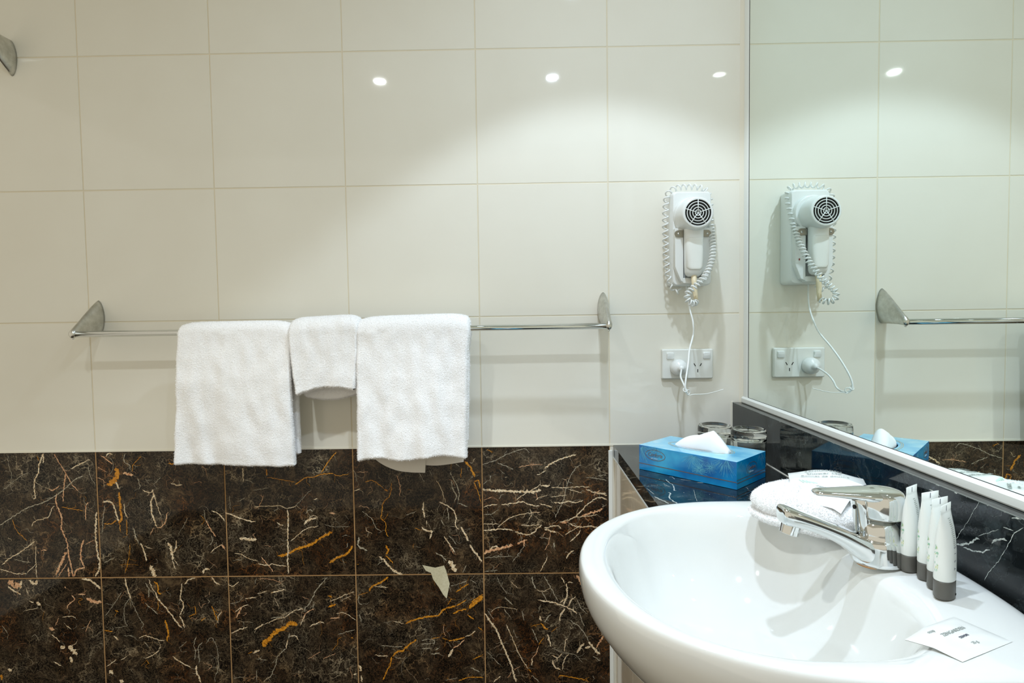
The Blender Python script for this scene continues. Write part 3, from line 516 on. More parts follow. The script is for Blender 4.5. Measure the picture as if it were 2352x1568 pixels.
# ---------------------------------------------------------------- towels
def fuzz(o, n, l, seed, w=.00035):
    """terry loops: short fibres standing on the cloth, part of its mesh"""
    rr = random.Random(seed); me = o.data; me.calc_loop_triangles()
    tri = [(me.vertices[t.vertices[0]].co, me.vertices[t.vertices[1]].co, me.vertices[t.vertices[2]].co, t.normal.copy(), t.area) for t in me.loop_triangles]
    tot = sum(t[4] for t in tri); V = []; F = []
    base = len(me.vertices)
    for a, b, c, nn, ar in tri:
        k = n*ar/tot; k = int(k)+(rr.random() < k-int(k))
        for _ in range(k):
            u, v = rr.random(), rr.random()
            if u+v > 1: u, v = 1-u, 1-v
            p = a+(b-a)*u+(c-a)*v
            d = (nn+Vector((rr.gauss(0,.55), rr.gauss(0,.55), rr.gauss(0,.55)-.25))).normalized()
            s = d.orthogonal().normalized(); s = Quaternion(d, rr.uniform(0, 6.28)) @ s
            L = l*rr.uniform(.5, 1.1); q = p+d*L*.55; e = p+d*L+Vector((rr.gauss(0,l*.25), rr.gauss(0,l*.25), rr.gauss(0,l*.25)))
            i = base+len(V); V += [p-s*w, p+s*w, q+s*w*.9, q-s*w*.9, e]; F += [(i, i+1, i+2, i+3), (i+3, i+2, i+4)]
    verts = [v.co.copy() for v in me.vertices]+V; faces = [tuple(p.vertices) for p in me.polygons]+F
    nm = bpy.data.meshes.new(me.name); nm.from_pydata(verts, [], faces)
    for m in me.materials: nm.materials.append(m)
    nm.polygons.foreach_set('use_smooth', [True]*len(nm.polygons)); nm.update(); o.data = nm
def towel(label, XL, XR, zf, zb, zl, th, seed, R0, wave, yb=0, nb=46000, tilt=0):
    """folded towel over the bar. XL/XR(z) side edges, zf(t)/zb(t) lower edges of front and back hang, th thickness"""
    yc, zc = -.080, 1.1755; nx = 64; ns = 150
    ri = .0072; prof_n = ns
    V = []; F = []
    def path(t, off):
        """point list front bottom -> over bar -> back bottom, off = distance from bar skin"""
        r = ri+off; L1 = (zc-zf(t)); L2 = zc-zb(t); arcl = PI*R0*.8; tot = L1+arcl+L2; out = []
        for i in range(prof_n+1):
            s = tot*i/prof_n
            if s < L1: z = zf(t)+s; k = min(1, (zc-z)/.10); y = yc-r-.0035*k*wave; side = 0
            elif s < L1+arcl:
                a = (s-L1)/arcl*PI; y = yc-r*math.cos(a); z = zc+r*math.sin(a)*1.0
            else: z = zc-(s-L1-arcl); k = min(1, (zc-z)/.10); y = yc+r+.004*k+yb*min(1, (zc-z)/.16)
            out.append((y, z))
        return out
    def xof(t, z):
        a, b = XL(z), XR(z); return a+(b-a)*t
    def grid(off, flip):
        b = len(V)
        for j in range(nx+1):
            t = j/nx; pa = path(t, off)
            for i, (y, z) in enumerate(pa):
                front = i < prof_n*.48; x = xof(t, z)
                dn = 0
                dep = max(0, min(1, (zc-z)/.25))
                if front:
                    dn = wave*(.0085*dep*noise.noise(Vector((x*11+seed, z*3.2, seed)))+.0042*dep*noise.noise(Vector((x*38+z*4, z*2.5, seed+3)))+.0030*dep*math.sin(x*82+seed+z*7)*noise.noise(Vector((x*9, z*6, seed+9)))*1.5+.0022*noise.noise(Vector((x*45, z*24, seed))))
                wt = max(0, 1-(zc-z)/.05) if z < zc else 1
                z += wt*(tilt*(t-.5)-.007*abs(2*t-1)**7)
                x += .0014*noise.noise(Vector((z*30, t*3, seed+7)))
                V.append(Vector((x, y-dn, z+(.0016*noise.noise(Vector((x*60, seed, i*.02))) if i < 3 else 0)-.0022*(1-abs(1-2*t))**0*0)))
        return b
    a = grid(th, 0); bq = grid(0, 1); w = prof_n+1
    # rounded side edges: an extra column pushed out between the two skins
    for j in range(nx):
        for i in range(prof_n):
            F.append((a+j*w+i, a+(j+1)*w+i, a+(j+1)*w+i+1, a+j*w+i+1)); F.append((bq+j*w+i, bq+j*w+i+1, bq+(j+1)*w+i+1, bq+(j+1)*w+i))
    def strip(A, B, out):
        n0 = len(V); rows = [A]
        for s in (.2, .5, .8):
            off = math.sin(s*PI)*th*.18; r = len(V)
            for p, q in zip(A, B): V.append(V[p].lerp(V[q], s)+out*off)
            rows.append(list(range(r, r+len(A))))
        rows.append(B)
        for r0, r1 in zip(rows, rows[1:]):
            for i in range(len(A)-1): F.append((r0[i], r0[i+1], r1[i+1], r1[i]))
    strip([a+i for i in range(w)], [bq+i for i in range(w)], Vector((-1,0,0)))
    strip([a+nx*w+i for i in range(w)][::-1], [bq+nx*w+i for i in range(w)][::-1], Vector((1,0,0)))
    strip([a+j*w for j in range(nx+1)][::-1], [bq+j*w for j in range(nx+1)][::-1], Vector((0,0,-1)))
    strip([a+j*w+w-1 for j in range(nx+1)], [bq+j*w+w-1 for j in range(nx+1)], Vector((0,0,-1)))
    g = G(); g.add(V, F); o = g.build('towel', TOWEL, None, smooth=True)
    fuzz(o, int(nb*1.6), .0021, seed, .00028)
    return tag(o, label, 'towel')
lin = lambda a, b: (lambda z: a+(b-a)*max(0, min(1, (1.19-z)/.30)))
def bump_(t, c, w): return math.exp(-((t-c)/w)**2)
tw1 = towel('left white towel of the three on the rail, wide and hanging lowest', lin(.2640,.2495), lin(.4990,.5010), lambda t: .8945-.008*t, lambda t: .925-.02*t, 0, .0155, 1, .02, 1.3, yb=-.001, tilt=.001)
tw2 = towel('small white washcloth hanging on the rail between the two towels', lambda z: .5035+.016*max(0,(1.19-z)/.17)**1.3, lambda z: .6460-.010*max(0,(1.19-z)/.15)**1.6, lambda t: 1.052+.008*math.sin(PI*t)-.010*(1-t)**2, lambda t: 1.032-.010*math.sin(PI*t)+.006*t, 0, .0240, 2, .02, 1.1, yb=.004, nb=30000, tilt=.006)
tw3 = towel('right white towel on the rail with grey shaded layers showing under its hem', lin(.6490,.6445), lambda z: .8800-.0085*max(0,min(1,(1.19-z)/.25))+.003*bump_(z,1.17,.02), lambda t: .9030+.004*math.sin(t*9+1)-.007*bump_(t,0,.12), lambda t: .93, 0, .0240, 3, .02, 1.25, yb=-.004, tilt=.005)
# inner folds of the right towel, flat woven side showing below the hem
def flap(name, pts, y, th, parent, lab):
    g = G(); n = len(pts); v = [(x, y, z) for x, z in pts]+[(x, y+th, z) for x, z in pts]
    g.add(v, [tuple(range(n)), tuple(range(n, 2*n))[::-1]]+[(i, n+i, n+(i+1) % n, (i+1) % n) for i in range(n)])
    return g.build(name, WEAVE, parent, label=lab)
cur = lambda pts: [(p.x, p.y) for p in catmull([Vector((a, b, 0)) for a, b in pts], 6)]
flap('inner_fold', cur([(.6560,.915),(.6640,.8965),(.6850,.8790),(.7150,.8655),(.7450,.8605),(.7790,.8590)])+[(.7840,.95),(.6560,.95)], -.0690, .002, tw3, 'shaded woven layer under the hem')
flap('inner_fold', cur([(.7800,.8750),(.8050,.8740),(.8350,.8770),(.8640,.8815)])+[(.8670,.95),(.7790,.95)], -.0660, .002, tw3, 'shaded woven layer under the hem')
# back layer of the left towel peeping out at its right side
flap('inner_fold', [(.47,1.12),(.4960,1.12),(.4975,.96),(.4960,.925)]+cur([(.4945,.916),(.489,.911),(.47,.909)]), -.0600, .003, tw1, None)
# ---------------------------------------------------------------- wall hair dryer
hd = empty('hair_dryer', (1.37, 0, 1.36), 'white wall-mounted hair dryer in its holder with a coiled cord looped round it', 'hair dryer')
def rrect(x0, x1, z0, z1, r, y, n=6):
    out = []
    for cx, cz, a0 in ((x1-r, z1-r, 0), (x0+r, z1-r, 90), (x0+r, z0+r, 180), (x1-r, z0+r, 270)):
        for k in range(n+1):
            a = R(a0+90*k/n); out.append(Vector((cx+r*math.cos(a), y, cz+r*math.sin(a))))
    return out
g = G()
loft(g, [rrect(1.3275,1.4140,1.2620,1.4680,.008,-.0003), rrect(1.3275,1.4140,1.2620,1.4680,.008,-.030), rrect(1.3285,1.4130,1.2625,1.4665,.009,-.046), rrect(1.3300,1.4115,1.2640,1.4640,.010,-.050)])
hold = g.build('holder', PLASTIC, hd, bevel=.0012)
# raised cheeks of the holder around the handle, cut away diagonally at the foot
g = G()
for sx in (-1, 1):
    c = 1.3700; e_ = c-.0222 if sx < 0 else c+.0178; pts = [(e_,1.385),(c+sx*.0405,1.385),(c+sx*.0405,1.303),(c+sx*.028,1.272),(e_,1.268)]
    v = [(x,-.049,z) for x,z in pts]+[(x,-.066,z) for x,z in pts]; n = 5
    g.add(v, [tuple(range(n)), tuple(range(n,2*n))]+[(i,(i+1)%n,n+(i+1)%n,n+i) for i in range(n)])
loft(g, [rrect(1.3460,1.3900,1.2655,1.2785,.004,-.049), rrect(1.3460,1.3890,1.2660,1.2780,.004,-.0655)])
# cup around the barrel
ring = []
for y, ro in ((-.049,.0410),(-.058,.0400),(-.062,.0385),(-.062,.0365)):
    ring.append([Vector((1.3700+ro*math.cos(a), y, 1.4130+ro*math.sin(a))) for a in [2*PI*k/40 for k in range(40)]])
loft(g, ring); g.build('cradle', PLASTIC, hold, bevel=.0015)
def yl(prof, cx, cz, n=40):
    return [[Vector((cx+r*math.cos(2*PI*k/n), y, cz+r*math.sin(2*PI*k/n))) for k in range(n)] for r, y in prof]
g = G()
loft(g, yl([(.0345,-.050),(.0355,-.062),(.0352,-.085),(.0340,-.098),(.0325,-.1055),(.0305,-.1085),(.0288,-.1080),(.0283,-.1040)], 1.3665, 1.4105))
# handle: rounded oblong tapering down out of the barrel
sec = []
for z, hw, y0, y1 in [(1.405,.0205,-.060,-.093),(1.380,.0200,-.060,-.0915),(1.355,.0198,-.060,-.0905),(1.330,.0197,-.060,-.0900),(1.305,.0194,-.060,-.0895),(1.290,.0185,-.060,-.0880),(1.2835,.0160,-.062,-.0850),(1.2800,.0110,-.066,-.0800)]:
    sec.append([Vector((1.3665+hw*sup(math.cos(2*PI*k/32),3), (y0+y1)/2+(y0-y1)/2*sup(math.sin(2*PI*k/32),2.6), z)) for k in range(32)])
loft(g, sec)
body = g.build('body', PLASTIC, hd, smooth=True)
g = G()
sec = []
for z, hw, dy in [(1.3620,.0165,.0003),(1.3590,.0184,.0007),(1.330,.0184,.0007),(1.300,.0180,.0007),(1.2960,.0155,.0010),(1.2935,.0130,.0003)]:
    sec.append([Vector((1.3665+hw*sup(math.cos(2*PI*k/24),4), -.0800+(-.0105-dy)*sup(math.sin(2*PI*k/24),2.6), z)) for k in range(24)])
loft(g, sec); g.build('grip_insert', PLASTIC2, body, smooth=True)
g = G(); loft(g, yl([(.0283,-.1046),(.0,-.1045)], 1.3665, 1.4105), caps=False); g.build('intake', DARK, body)
g = G()
for r in (.0283,.0228,.0170,.0112,.0058):
    tube(g, [(1.3665+r*math.cos(2*PI*k/48), -.1075, 1.4105+r*math.sin(2*PI*k/48)) for k in range(48)], .00095 if r < .028 else .0013, 8, closed=True)
for k in range(5):
    a = R(90+72*k); tube(g, [(1.3665,-.1079,1.4105),(1.3665+.0285*math.cos(a),-.1079,1.4105+.0285*math.sin(a))], .00095, 8)
g.build('grille', PLASTIC, body, smooth=True)
g = G()
for x0, x1, sx in ((1.3285,1.3470,-1),(1.3865,1.4060,1)):
    g = G()
    cx = x0+.007 if sx < 0 else x1-.007
    pts = ([(x1,1.3655),(x1,1.3800)]+[(cx+.0075*math.cos(R(a)), 1.3727+.0073*math.sin(R(a))) for a in range(90,271,20)]) if sx < 0 else ([(x0,1.3800),(x0,1.3655)]+[(cx+.0075*math.cos(R(a)), 1.3727+.0073*math.sin(R(a))) for a in range(-90,91,20)])
    n = len(pts); v = [(x,-.0662,z) for x,z in pts]+[(x,-.0685,z) for x,z in pts]
    g.add(v, [tuple(range(n)), tuple(range(n,2*n))]+[(i,(i+1)%n,n+(i+1)%n,n+i) for i in range(n)])
    cl = g.build('retaining_clip', STEEL, hd, bevel=.0003)
    cx = 1.3360 if sx < 0 else 1.3985
    g = G(); lathe(g, [(0,0),(.0026,0),(.0024,.0012),(0,.0015)], 16, (cx,-.0684,1.3725), Matrix.Rotation(R(90),4,'X')); g.build('screw', CHROME, cl, smooth=True)
g = G(); box(g, 1.3262,1.3278,-.022,-.018,1.3085,1.3125); g.build('red_button', REDM, hd)
g = G(); box(g, 1.4010,1.4030,-.0675,-.0655,1.3120,1.3160); g.build('red_button', REDM, hd)
# cord: strain relief, coil, tail
g = G(); tube(g, [(1.3665,-.078,1.282),(1.3668,-.080,1.262),(1.3680,-.084,1.240),(1.3685,-.088,1.2235)], [.0062,.0056,.0048,.0044], 14); g.build('strain_relief', IVORY, body, smooth=True)
P = catmull([(1.3675,-.089,1.226),(1.3590,-.100,1.2215),(1.3470,-.106,1.2260),(1.3440,-.106,1.2400),(1.3530,-.105,1.2510),(1.3680,-.106,1.2640),(1.3840,-.106,1.2830),(1.3960,-.098,1.3050),(1.4045,-.086,1.3330),(1.4085,-.070,1.3620),(1.4105,-.056,1.3900),(1.4120,-.045,1.4200),(1.4140,-.036,1.4480),(1.4090,-.030,1.4700),(1.3950,-.026,1.4790),(1.3700,-.026,1.4810),(1.3450,-.028,1.4790),(1.3270,-.032,1.4700),(1.3190,-.036,1.4550),(1.3165,-.038,1.4300),(1.3155,-.038,1.4000),(1.3160,-.038,1.3600),(1.3175,-.038,1.3200),(1.3200,-.038,1.2900),(1.3270,-.040,1.2620),(1.3350,-.042,1.2510),(1.3430,-.040,1.2480),(1.3500,-.032,1.2560)], 10)
P = resample(P, .0009); F_ = frames(P); L = len(P); ph = 0; H = []
for i, p in enumerate(P):
    s = i/L
    pitch = .0080 if s < .35 else (.0125 if s < .60 else (.0148 if s < .90 else .017))
    ph += 2*PI*.0009/pitch; rad = .0056 if s < .9 else .0056*(1-.6*(s-.9)/.1)
    t, a, b = F_[i]; H.append(p+a*math.cos(ph)*rad+b*math.sin(ph)*rad)
g = G(); tube(g, H, .00175, 8); g.build('coiled_cord', PLASTIC, hd, smooth=True)
# flat tail from the holder down to the plug
P = catmull([(1.364,-.030,1.262),(1.366,-.034,1.235),(1.368,-.044,1.208),(1.3690,-.062,1.183),(1.3640,-.080,1.155),(1.3500,-.102,1.125),(1.3400,-.125,1.095),(1.3310,-.140,1.065),(1.3290,-.144,1.046),(1.3340,-.140,1.0365),(1.3390,-.126,1.0345),(1.3410,-.108,1.0400),(1.3395,-.090,1.0530),(1.3400,-.070,1.0640),(1.3470,-.050,1.0745),(1.3490,-.043,1.0760)], 8)
g = G(); tube(g, P, .0019, 10); cord = g.build('power_cord', PLASTIC, hd, smooth=True)
g = G(); tube(g, catmull([(1.3290,-.1440,1.040),(1.3370,-.1400,1.0330),(1.3470,-.1400,1.0345),(1.3700,-.1400,1.0350),(1.3900,-.1400,1.0390),(1.4080,-.1400,1.0440)],5), .0008, 6)
tube(g, [(1.3360+.0042*math.cos(a),-.1400+.003*math.cos(a),1.0390+.0050*math.sin(a)) for a in [2*PI*k/16 for k in range(16)]], .0011, 6, closed=True)
tube(g, [(1.329+.0036*math.cos(a),-.1420+.003*math.sin(a),1.044+.0036*math.sin(a)) for a in [2*PI*k/16 for k in range(16)]], .0011, 6, closed=True)
g.build('cable_tie', PLASTIC2, cord, smooth=True)
plug = G()
lathe(plug, [(.0182,.0105),(.0188,.014),(.0188,.020),(.0180,.0255),(.0155,.0300),(.0115,.0330),(.0075,.0350),(.0062,.0400),(.0056,.0430),(0,.0435)], 36, (1.3505,0,1.0790), Matrix.Rotation(R(90),4,'X'))
pl = plug.build('plug', PLASTIC, hd, smooth=True)

# ---------------------------------------------------------------- double socket
so = empty('power_socket', (1.373, 0, 1.087), 'white double wall socket below the hair dryer with one plug in it', 'socket')
g = G()
loft(g, [rrect(1.3145,1.4310,1.0520,1.1200,.003,-.0003), rrect(1.3145,1.4310,1.0520,1.1200,.003,-.0070), rrect(1.3165,1.4290,1.0540,1.1180,.003,-.0100)])
sp = g.build('plate', PLASTIC2, so, bevel=.0006)
for cx in (1.3330,1.4155):
    g = G(); loft(g, [rrect(cx-.0085,cx+.0085,1.0975,1.1130,.002,-.0090), rrect(cx-.0082,cx+.0082,1.0978,1.1127,.003,-.0125), rrect(cx-.0070,cx+.0070,1.1040,1.1115,.003,-.0145)])
    g.build('rocker_switch', PLASTIC, sp, bevel=.0005)
for cx in (1.3505, 1.3955):
    g = G()
    for dx, dz, an in ((-.0068,.0050,-30),(.0068,.0050,30),(0,-.0085,0)):
        M = Matrix.Translation((cx+dx,-.0101,1.0790+dz)) @ Matrix.Rotation(R(an),4,'Y')
        box(g, -.0009,.0009,-.0002,.0004,-.0036,.0036, M=M)
    g.build('pin_slots', DARK, sp)

# ---------------------------------------------------------------- tumblers, upside down on the counter
def tumbler():
    LOCAL[0] = True
    e = empty('glass_tumbler', (0,0,0), 'x', 'glass', 'upturned drinking glasses')
    g = G()
    pr = [(.0300,.0002),(.0312,.0004),(.0316,.002),(.0322,.030),(.0326,.060),(.0326,.068),(.0322,.0735),(.0308,.0768),(.0285,.0778),(.0270,.0772),(.0225,.0748),(.012,.0738),(0,.0736)]
    pi_ = [(0,.0615),(.012,.0617),(.0220,.0612),(.0272,.0590),(.0298,.0540),(.0300,.045),(.0297,.025),(.0294,.002),(.0300,.0002)]
    lathe(g, pr+pi_, 64); o = g.build('bowl', GLASS, e, smooth=True); LOCAL[0] = False
    return e
def dup(root, loc, rot, label):
    r = root.copy(); C.objects.link(r); r.location = loc; r.rotation_euler = rot; r['label'] = label
    for ch in list(root.children):
        c = ch.copy(); C.objects.link(c); c.parent = r; c.matrix_parent_inverse = ch.matrix_parent_inverse.copy()
        for g2 in list(ch.children):
            d = g2.copy(); C.objects.link(d); d.parent = c
    return r
t1 = tumbler()
t1.location = (1.3795,-.172,.9001); t1['label'] = 'upturned clear glass left behind the tissue, further from the black splashback'
dup(t1, (1.4300,-.2160,.9001), (0,0,1), 'upturned clear glass at the right, nearest the black splashback')

# ---------------------------------------------------------------- tissue box
tb = empty('tissue_box', (1.220,-.213,.9), 'blue tissue box on the black counter with a white tissue pulled up', 'tissue box')
c, s = math.cos(-.8135), math.sin(-.8135)
BM = Matrix(((c,-s,0,1.2195),(s,c,0,-.2128),(0,0,1,.9003),(0,0,0,1)))
BL, BW, BH = .1975, .1115, .0480
CARD = bpy.data.materials.new('blue_card'); CARD.use_nodes = True
t, b = nt(CARD); b.inputs['Roughness'].default_value = .22; b.inputs['Coat Weight'].default_value = .3
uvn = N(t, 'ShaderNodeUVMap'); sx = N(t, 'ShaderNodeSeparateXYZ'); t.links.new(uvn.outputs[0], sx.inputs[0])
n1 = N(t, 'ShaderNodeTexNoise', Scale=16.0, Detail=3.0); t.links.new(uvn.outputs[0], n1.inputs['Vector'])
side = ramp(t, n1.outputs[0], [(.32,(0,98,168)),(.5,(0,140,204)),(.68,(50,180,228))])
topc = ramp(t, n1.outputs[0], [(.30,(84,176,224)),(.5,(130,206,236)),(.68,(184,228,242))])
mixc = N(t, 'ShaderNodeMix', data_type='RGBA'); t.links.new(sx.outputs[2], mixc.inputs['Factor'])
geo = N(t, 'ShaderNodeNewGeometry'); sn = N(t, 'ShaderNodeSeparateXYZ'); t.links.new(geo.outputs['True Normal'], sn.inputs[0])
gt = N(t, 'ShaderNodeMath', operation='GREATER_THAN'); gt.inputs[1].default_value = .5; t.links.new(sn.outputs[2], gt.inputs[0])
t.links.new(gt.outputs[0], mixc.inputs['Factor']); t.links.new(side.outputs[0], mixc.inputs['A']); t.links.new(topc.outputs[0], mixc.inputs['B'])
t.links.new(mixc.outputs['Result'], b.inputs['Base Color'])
FERN = mat('fern_print', (104,190,222), .3); GOLD = mat('bronze_print', (112,92,82), .35); GOLDL = mat('pale_gold_print', (196,178,132), .35); WHITEP = mat('white_print', (205,228,236), .4)
g = G()
# walls, and a top with an oval opening
ov = [(BL*.5+.052*math.cos(2*PI*k/48), BW*.5+.021*math.sin(2*PI*k/48)) for k in range(48)]
def rectpt(a):
    cx, cy = math.cos(a), math.sin(a); k = min((BL/2)/abs(cx) if abs(cx) > 1e-6 else 9, (BW/2)/abs(cy) if abs(cy) > 1e-6 else 9)
    return (BL/2+cx*k, BW/2+cy*k)
angs = [2*PI*k/48 for k in range(48)]; cr = [math.atan2(BW,BL), PI-math.atan2(BW,BL), PI+math.atan2(BW,BL), 2*PI-math.atan2(BW,BL)]
for q_ in cr:
    i = min(range(48), key=lambda k: abs(angs[k]-q_)); angs[i] = q_
ou = [rectpt(a) for a in angs]; ov = [(BL*.5+.052*math.cos(a), BW*.5+.021*math.sin(a)) for a in angs]
v = [BM@Vector((x,y,BH)) for x,y in ou]+[BM@Vector((x,y,BH)) for x,y in ov]+[BM@Vector((x,y,0)) for x,y in ou]+[BM@Vector((x,y,BH-.003)) for x,y in ov]
f = [(i,(i+1)%48,48+(i+1)%48,48+i) for i in range(48)]+[(96+i,96+(i+1)%48,(i+1)%48,i) for i in range(48)]+[(48+i,48+(i+1)%48,144+(i+1)%48,144+i) for i in range(48)]+[tuple(range(96,144))]
g.add(v, f)
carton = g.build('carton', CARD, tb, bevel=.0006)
me = carton.data; l = me.uv_layers.new(name='UVMap'); BI = BM.inverted()
for p in me.polygons:
    for li in p.loop_indices:
        q = BI @ me.vertices[me.loops[li].vertex_index].co; n_ = (BI.to_3x3() @ p.normal)
        l.data[li].uv = (q.x+.3*(abs(n_.x) > .5), q.y+q.z if abs(n_.z) > .5 else q.z+q.y*(abs(n_.x) > .5)-.5)
# printed lines, ovals, lettering and fern fronds
def on_front(x, z, o=.0003): return BM @ Vector((x, -o, z))
def on_end(y, z, o=.0003): return BM @ Vector((BL+o, y, z))
def on_top(x, y, o=.0003): return BM @ Vector((x, y, BH+o))
def band(g, pts, w, f, m=0):
    P = [Vector((a, b_, 0)) for a, b_ in pts]; n = len(P); A = []; B = []
    for i, p in enumerate(P):
        tt = (P[min(i+1,n-1)]-P[max(i-1,0)]).normalized(); nn = Vector((-tt.y, tt.x, 0))*w/2
        A.append(f((p+nn).x, (p+nn).y)); B.append(f((p-nn).x, (p-nn).y))
    g.add(A+B, [(i,i+1,n+i+1,n+i) for i in range(n-1)], m)
g = G()
for z in (.0125,): band(g, [(0,z),(BL,z)], .0013, on_front)
band(g, [(0,.0160),(BW,.0160)], .0009, on_end); band(g, [(0,.0108),(BW,.0108)], .0013, on_end)
E1 = [(.0365+.0215*math.cos(a), .0325+.0098*math.sin(a)) for a in [2*PI*k/40 for k in range(41)]]
band(g, E1, .0010, on_front)
E2 = [(.0560+.0195*math.cos(a), .0285+.0098*math.sin(a)) for a in [2*PI*k/40 for k in range(41)]]
band(g, E2, .0008, on_end)
# mid-tone second colour: top ovals
for rx, ry in ((.066,.029),(.0625,.026)):
    band(g, [(BL/2+rx*math.cos(a), BW/2+ry*math.sin(a)) for a in [2*PI*k/60 for k in range(61)]], .0009, on_top, 1)
rr = random.Random(11)
def frond(g, f, x, z, n, l, a0, a1, xr, zr):
    n = int(n*1.6)
    for k in range(n):
        a = R(a0+(a1-a0)*k/(n-1))+rr.gauss(0,.09); L = l*rr.uniform(.55,1.1)
        p = [(x+math.cos(a)*L*.12, z+math.sin(a)*L*.12),(x+math.cos(a+.05)*L*.6, z+math.sin(a+.05)*L*.6),(x+math.cos(a+.12)*L, z+math.sin(a+.12)*L)]
        p = [(u, w) for u, w in p if xr[0] < u < xr[1] and zr[0] < w < zr[1]]
        if len(p) > 1: band(g, p, rr.uniform(.00022,.0004), f, 2)
FR = (.0005, BL-.0005), (.0135, BH-.0005)
frond(g, on_front, .118,.046,30,.028,185,345,*FR); frond(g, on_front, .128,.022,44,.016,0,360,*FR); frond(g, on_front, .180,.050,26,.030,190,300,*FR)
frond(g, on_front, .004,.046,20,.034,270,350,*FR); frond(g, on_front, .040,.0475,22,.026,180,330,*FR); frond(g, on_front, .150,.030,26,.012,0,360,*FR)
ER = (.0005, BW-.0005), (.0175, BH-.0005)
frond(g, on_end, .030,.052,26,.034,190,300,*ER); frond(g, on_end, .045,.024,24,.010,0,360,*ER); frond(g, on_end, .095,.050,20,.024,200,340,*ER)
g.build('printing', [GOLD, GOLDL, FERN], carton)
MF = BM @ Matrix.Translation((.0365,-.0004,.0330)) @ Matrix.Rotation(R(90),4,'X')
ME_ = BM @ Matrix.Translation((BL+.0004,.0560,.0290)) @ Matrix.Rotation(R(90),4,'Z') @ Matrix.Rotation(R(90),4,'X')
text_mesh('Conforts', .0105, MF, GOLD, carton, shear=.2, xs=.82); text_mesh('soft tissue', .0036, MF @ Matrix.Translation((-.002,-.0066,0)), WHITEP, carton)
text_mesh('Conforts', .0095, ME_, GOLD, carton, shear=.2, xs=.82); text_mesh('soft tissue', .0036, ME_ @ Matrix.Translation((-.002,-.0066,0)), WHITEP, carton)
# the tissue: a folded sheet rising out of the slot to a peak right of centre
NU, NV = 40, 14; V = []; F = []
for i in range(NU+1):
    u = i/NU; x = .044+.116*u
    pk = .0350*(u/.70 if u < .70 else (1-u)/.30)**(.95 if u < .7 else .8) + .0045*math.sin(PI*min(1, u/.45))*(1 if u < .45 else 0)
    for j in range(NV+1):
        w = j/NV; h = math.sin(PI*w)**.8; yb_ = BW/2+.017*math.cos(PI*w)*(1-.45*abs(2*u-1)**3)
        z = BH-.008+(pk+.009)*h; x2 = x+.004*h*max(0, .7-u)
        V.append(BM @ Vector((x2, yb_-.006*h*(u-.3)+.0016*math.sin(u*17+3*w)*h, z)))
for i in range(NU):
    for j in range(NV): a = i*(NV+1)+j; F.append((a, a+NV+1, a+NV+2, a+1))
g = G(); g.add(V, F); ti = g.build('tissue', PAPER, tb, smooth=True)
so_ = ti.modifiers.new('solid', 'SOLIDIFY'); so_.thickness = .0005

# ---------------------------------------------------------------- folded face cloth behind the tap
def pad(cx, cy, z0, L, Wd, H, ang, seed, nb, label, pinch=.5):
    V = []; F = []; nu, nv = 96, 40
    for i in range(nu):
        a = 2*PI*i/nu
        for j in range(nv+1):
            b_ = -PI/2+PI*j/nv; cb = abs(math.cos(b_))**.55; sb = sup(math.sin(b_), 3.2)
            x = L/2*sup(math.cos(a), 3.4)*cb; y = Wd/2*sup(math.sin(a), 3.4)*cb; z = H/2*(1+sb)
            k = 1-.13*math.exp(-((z-H*pinch)/(H*.07))**2)+(.05 if z < H*pinch else 0)
            x *= k; y *= k
            top = max(0, z/H-.5)*2
            z += top*(.0050*noise.noise(Vector((x*22, y*22, seed)))+.006*math.sin((x/L+.5)*PI*1.1)-.004*(y/Wd)) + .002*noise.noise(Vector((x*60, y*60, seed)))
            p = Vector((x, y, z)); n_ = noise.noise(Vector((x*40, y*40, z*40+seed)))*.0018
            p += Vector((x, y, 0)).normalized()*n_
            V.append(Matrix.Translation((cx, cy, z0)) @ Matrix.Rotation(ang, 4, 'Z') @ p)
    w = nv+1
    for i in range(nu):
        i2 = (i+1) % nu
        for j in range(nv): F.append((i*w+j, i2*w+j, i2*w+j+1, i*w+j+1))
    g = G(); g.add(V, F); o = g.build('face_cloth', TOWEL, None, smooth=True); fuzz(o, nb, .0022, seed, .00028)
    return tag(o, label, 'towel')
pad(1.3790, -.5670, .9178, .146, .124, .0445, R(-48), 21, 52000, 'folded white face cloth lying on the basin rim behind the tap', .42)

def sheet(name, M, L, Wd, th, bulge, seed, matl, label, cat, n=24):
    """sealed flat packet with a softly swollen middle and crimped edges"""
    V = []; F = []
    for sgn in (1, -1):
        for i in range(n+1):
            for j in range(n+1):
                u, v = i/n*2-1, j/n*2-1
                puff = th*(max(0, 1-u**4)*max(0, 1-v**4))**.6*(1+.35*noise.noise(Vector((u*2+seed, v*2, 3))))
                V.append(M(u*L/2, v*Wd/2, sgn*(puff/2*(1 if sgn > 0 else .05)+.0002)))
    w = n+1
    for k in (0, 1):
        for i in range(n):
            for j in range(n):
                a = k*w*w+i*w+j; F.append((a, a+w, a+w+1, a+1) if k == 0 else (a, a+1, a+w+1, a+w))
    g = G(); g.add(V, F)
    e = [i*w for i in range(w)], [i*w+n for i in range(w)], list(range(w)), [n*w+j for j in range(w)]
    o = g.build(name, matl, None, smooth=True); return tag(o, label, cat)
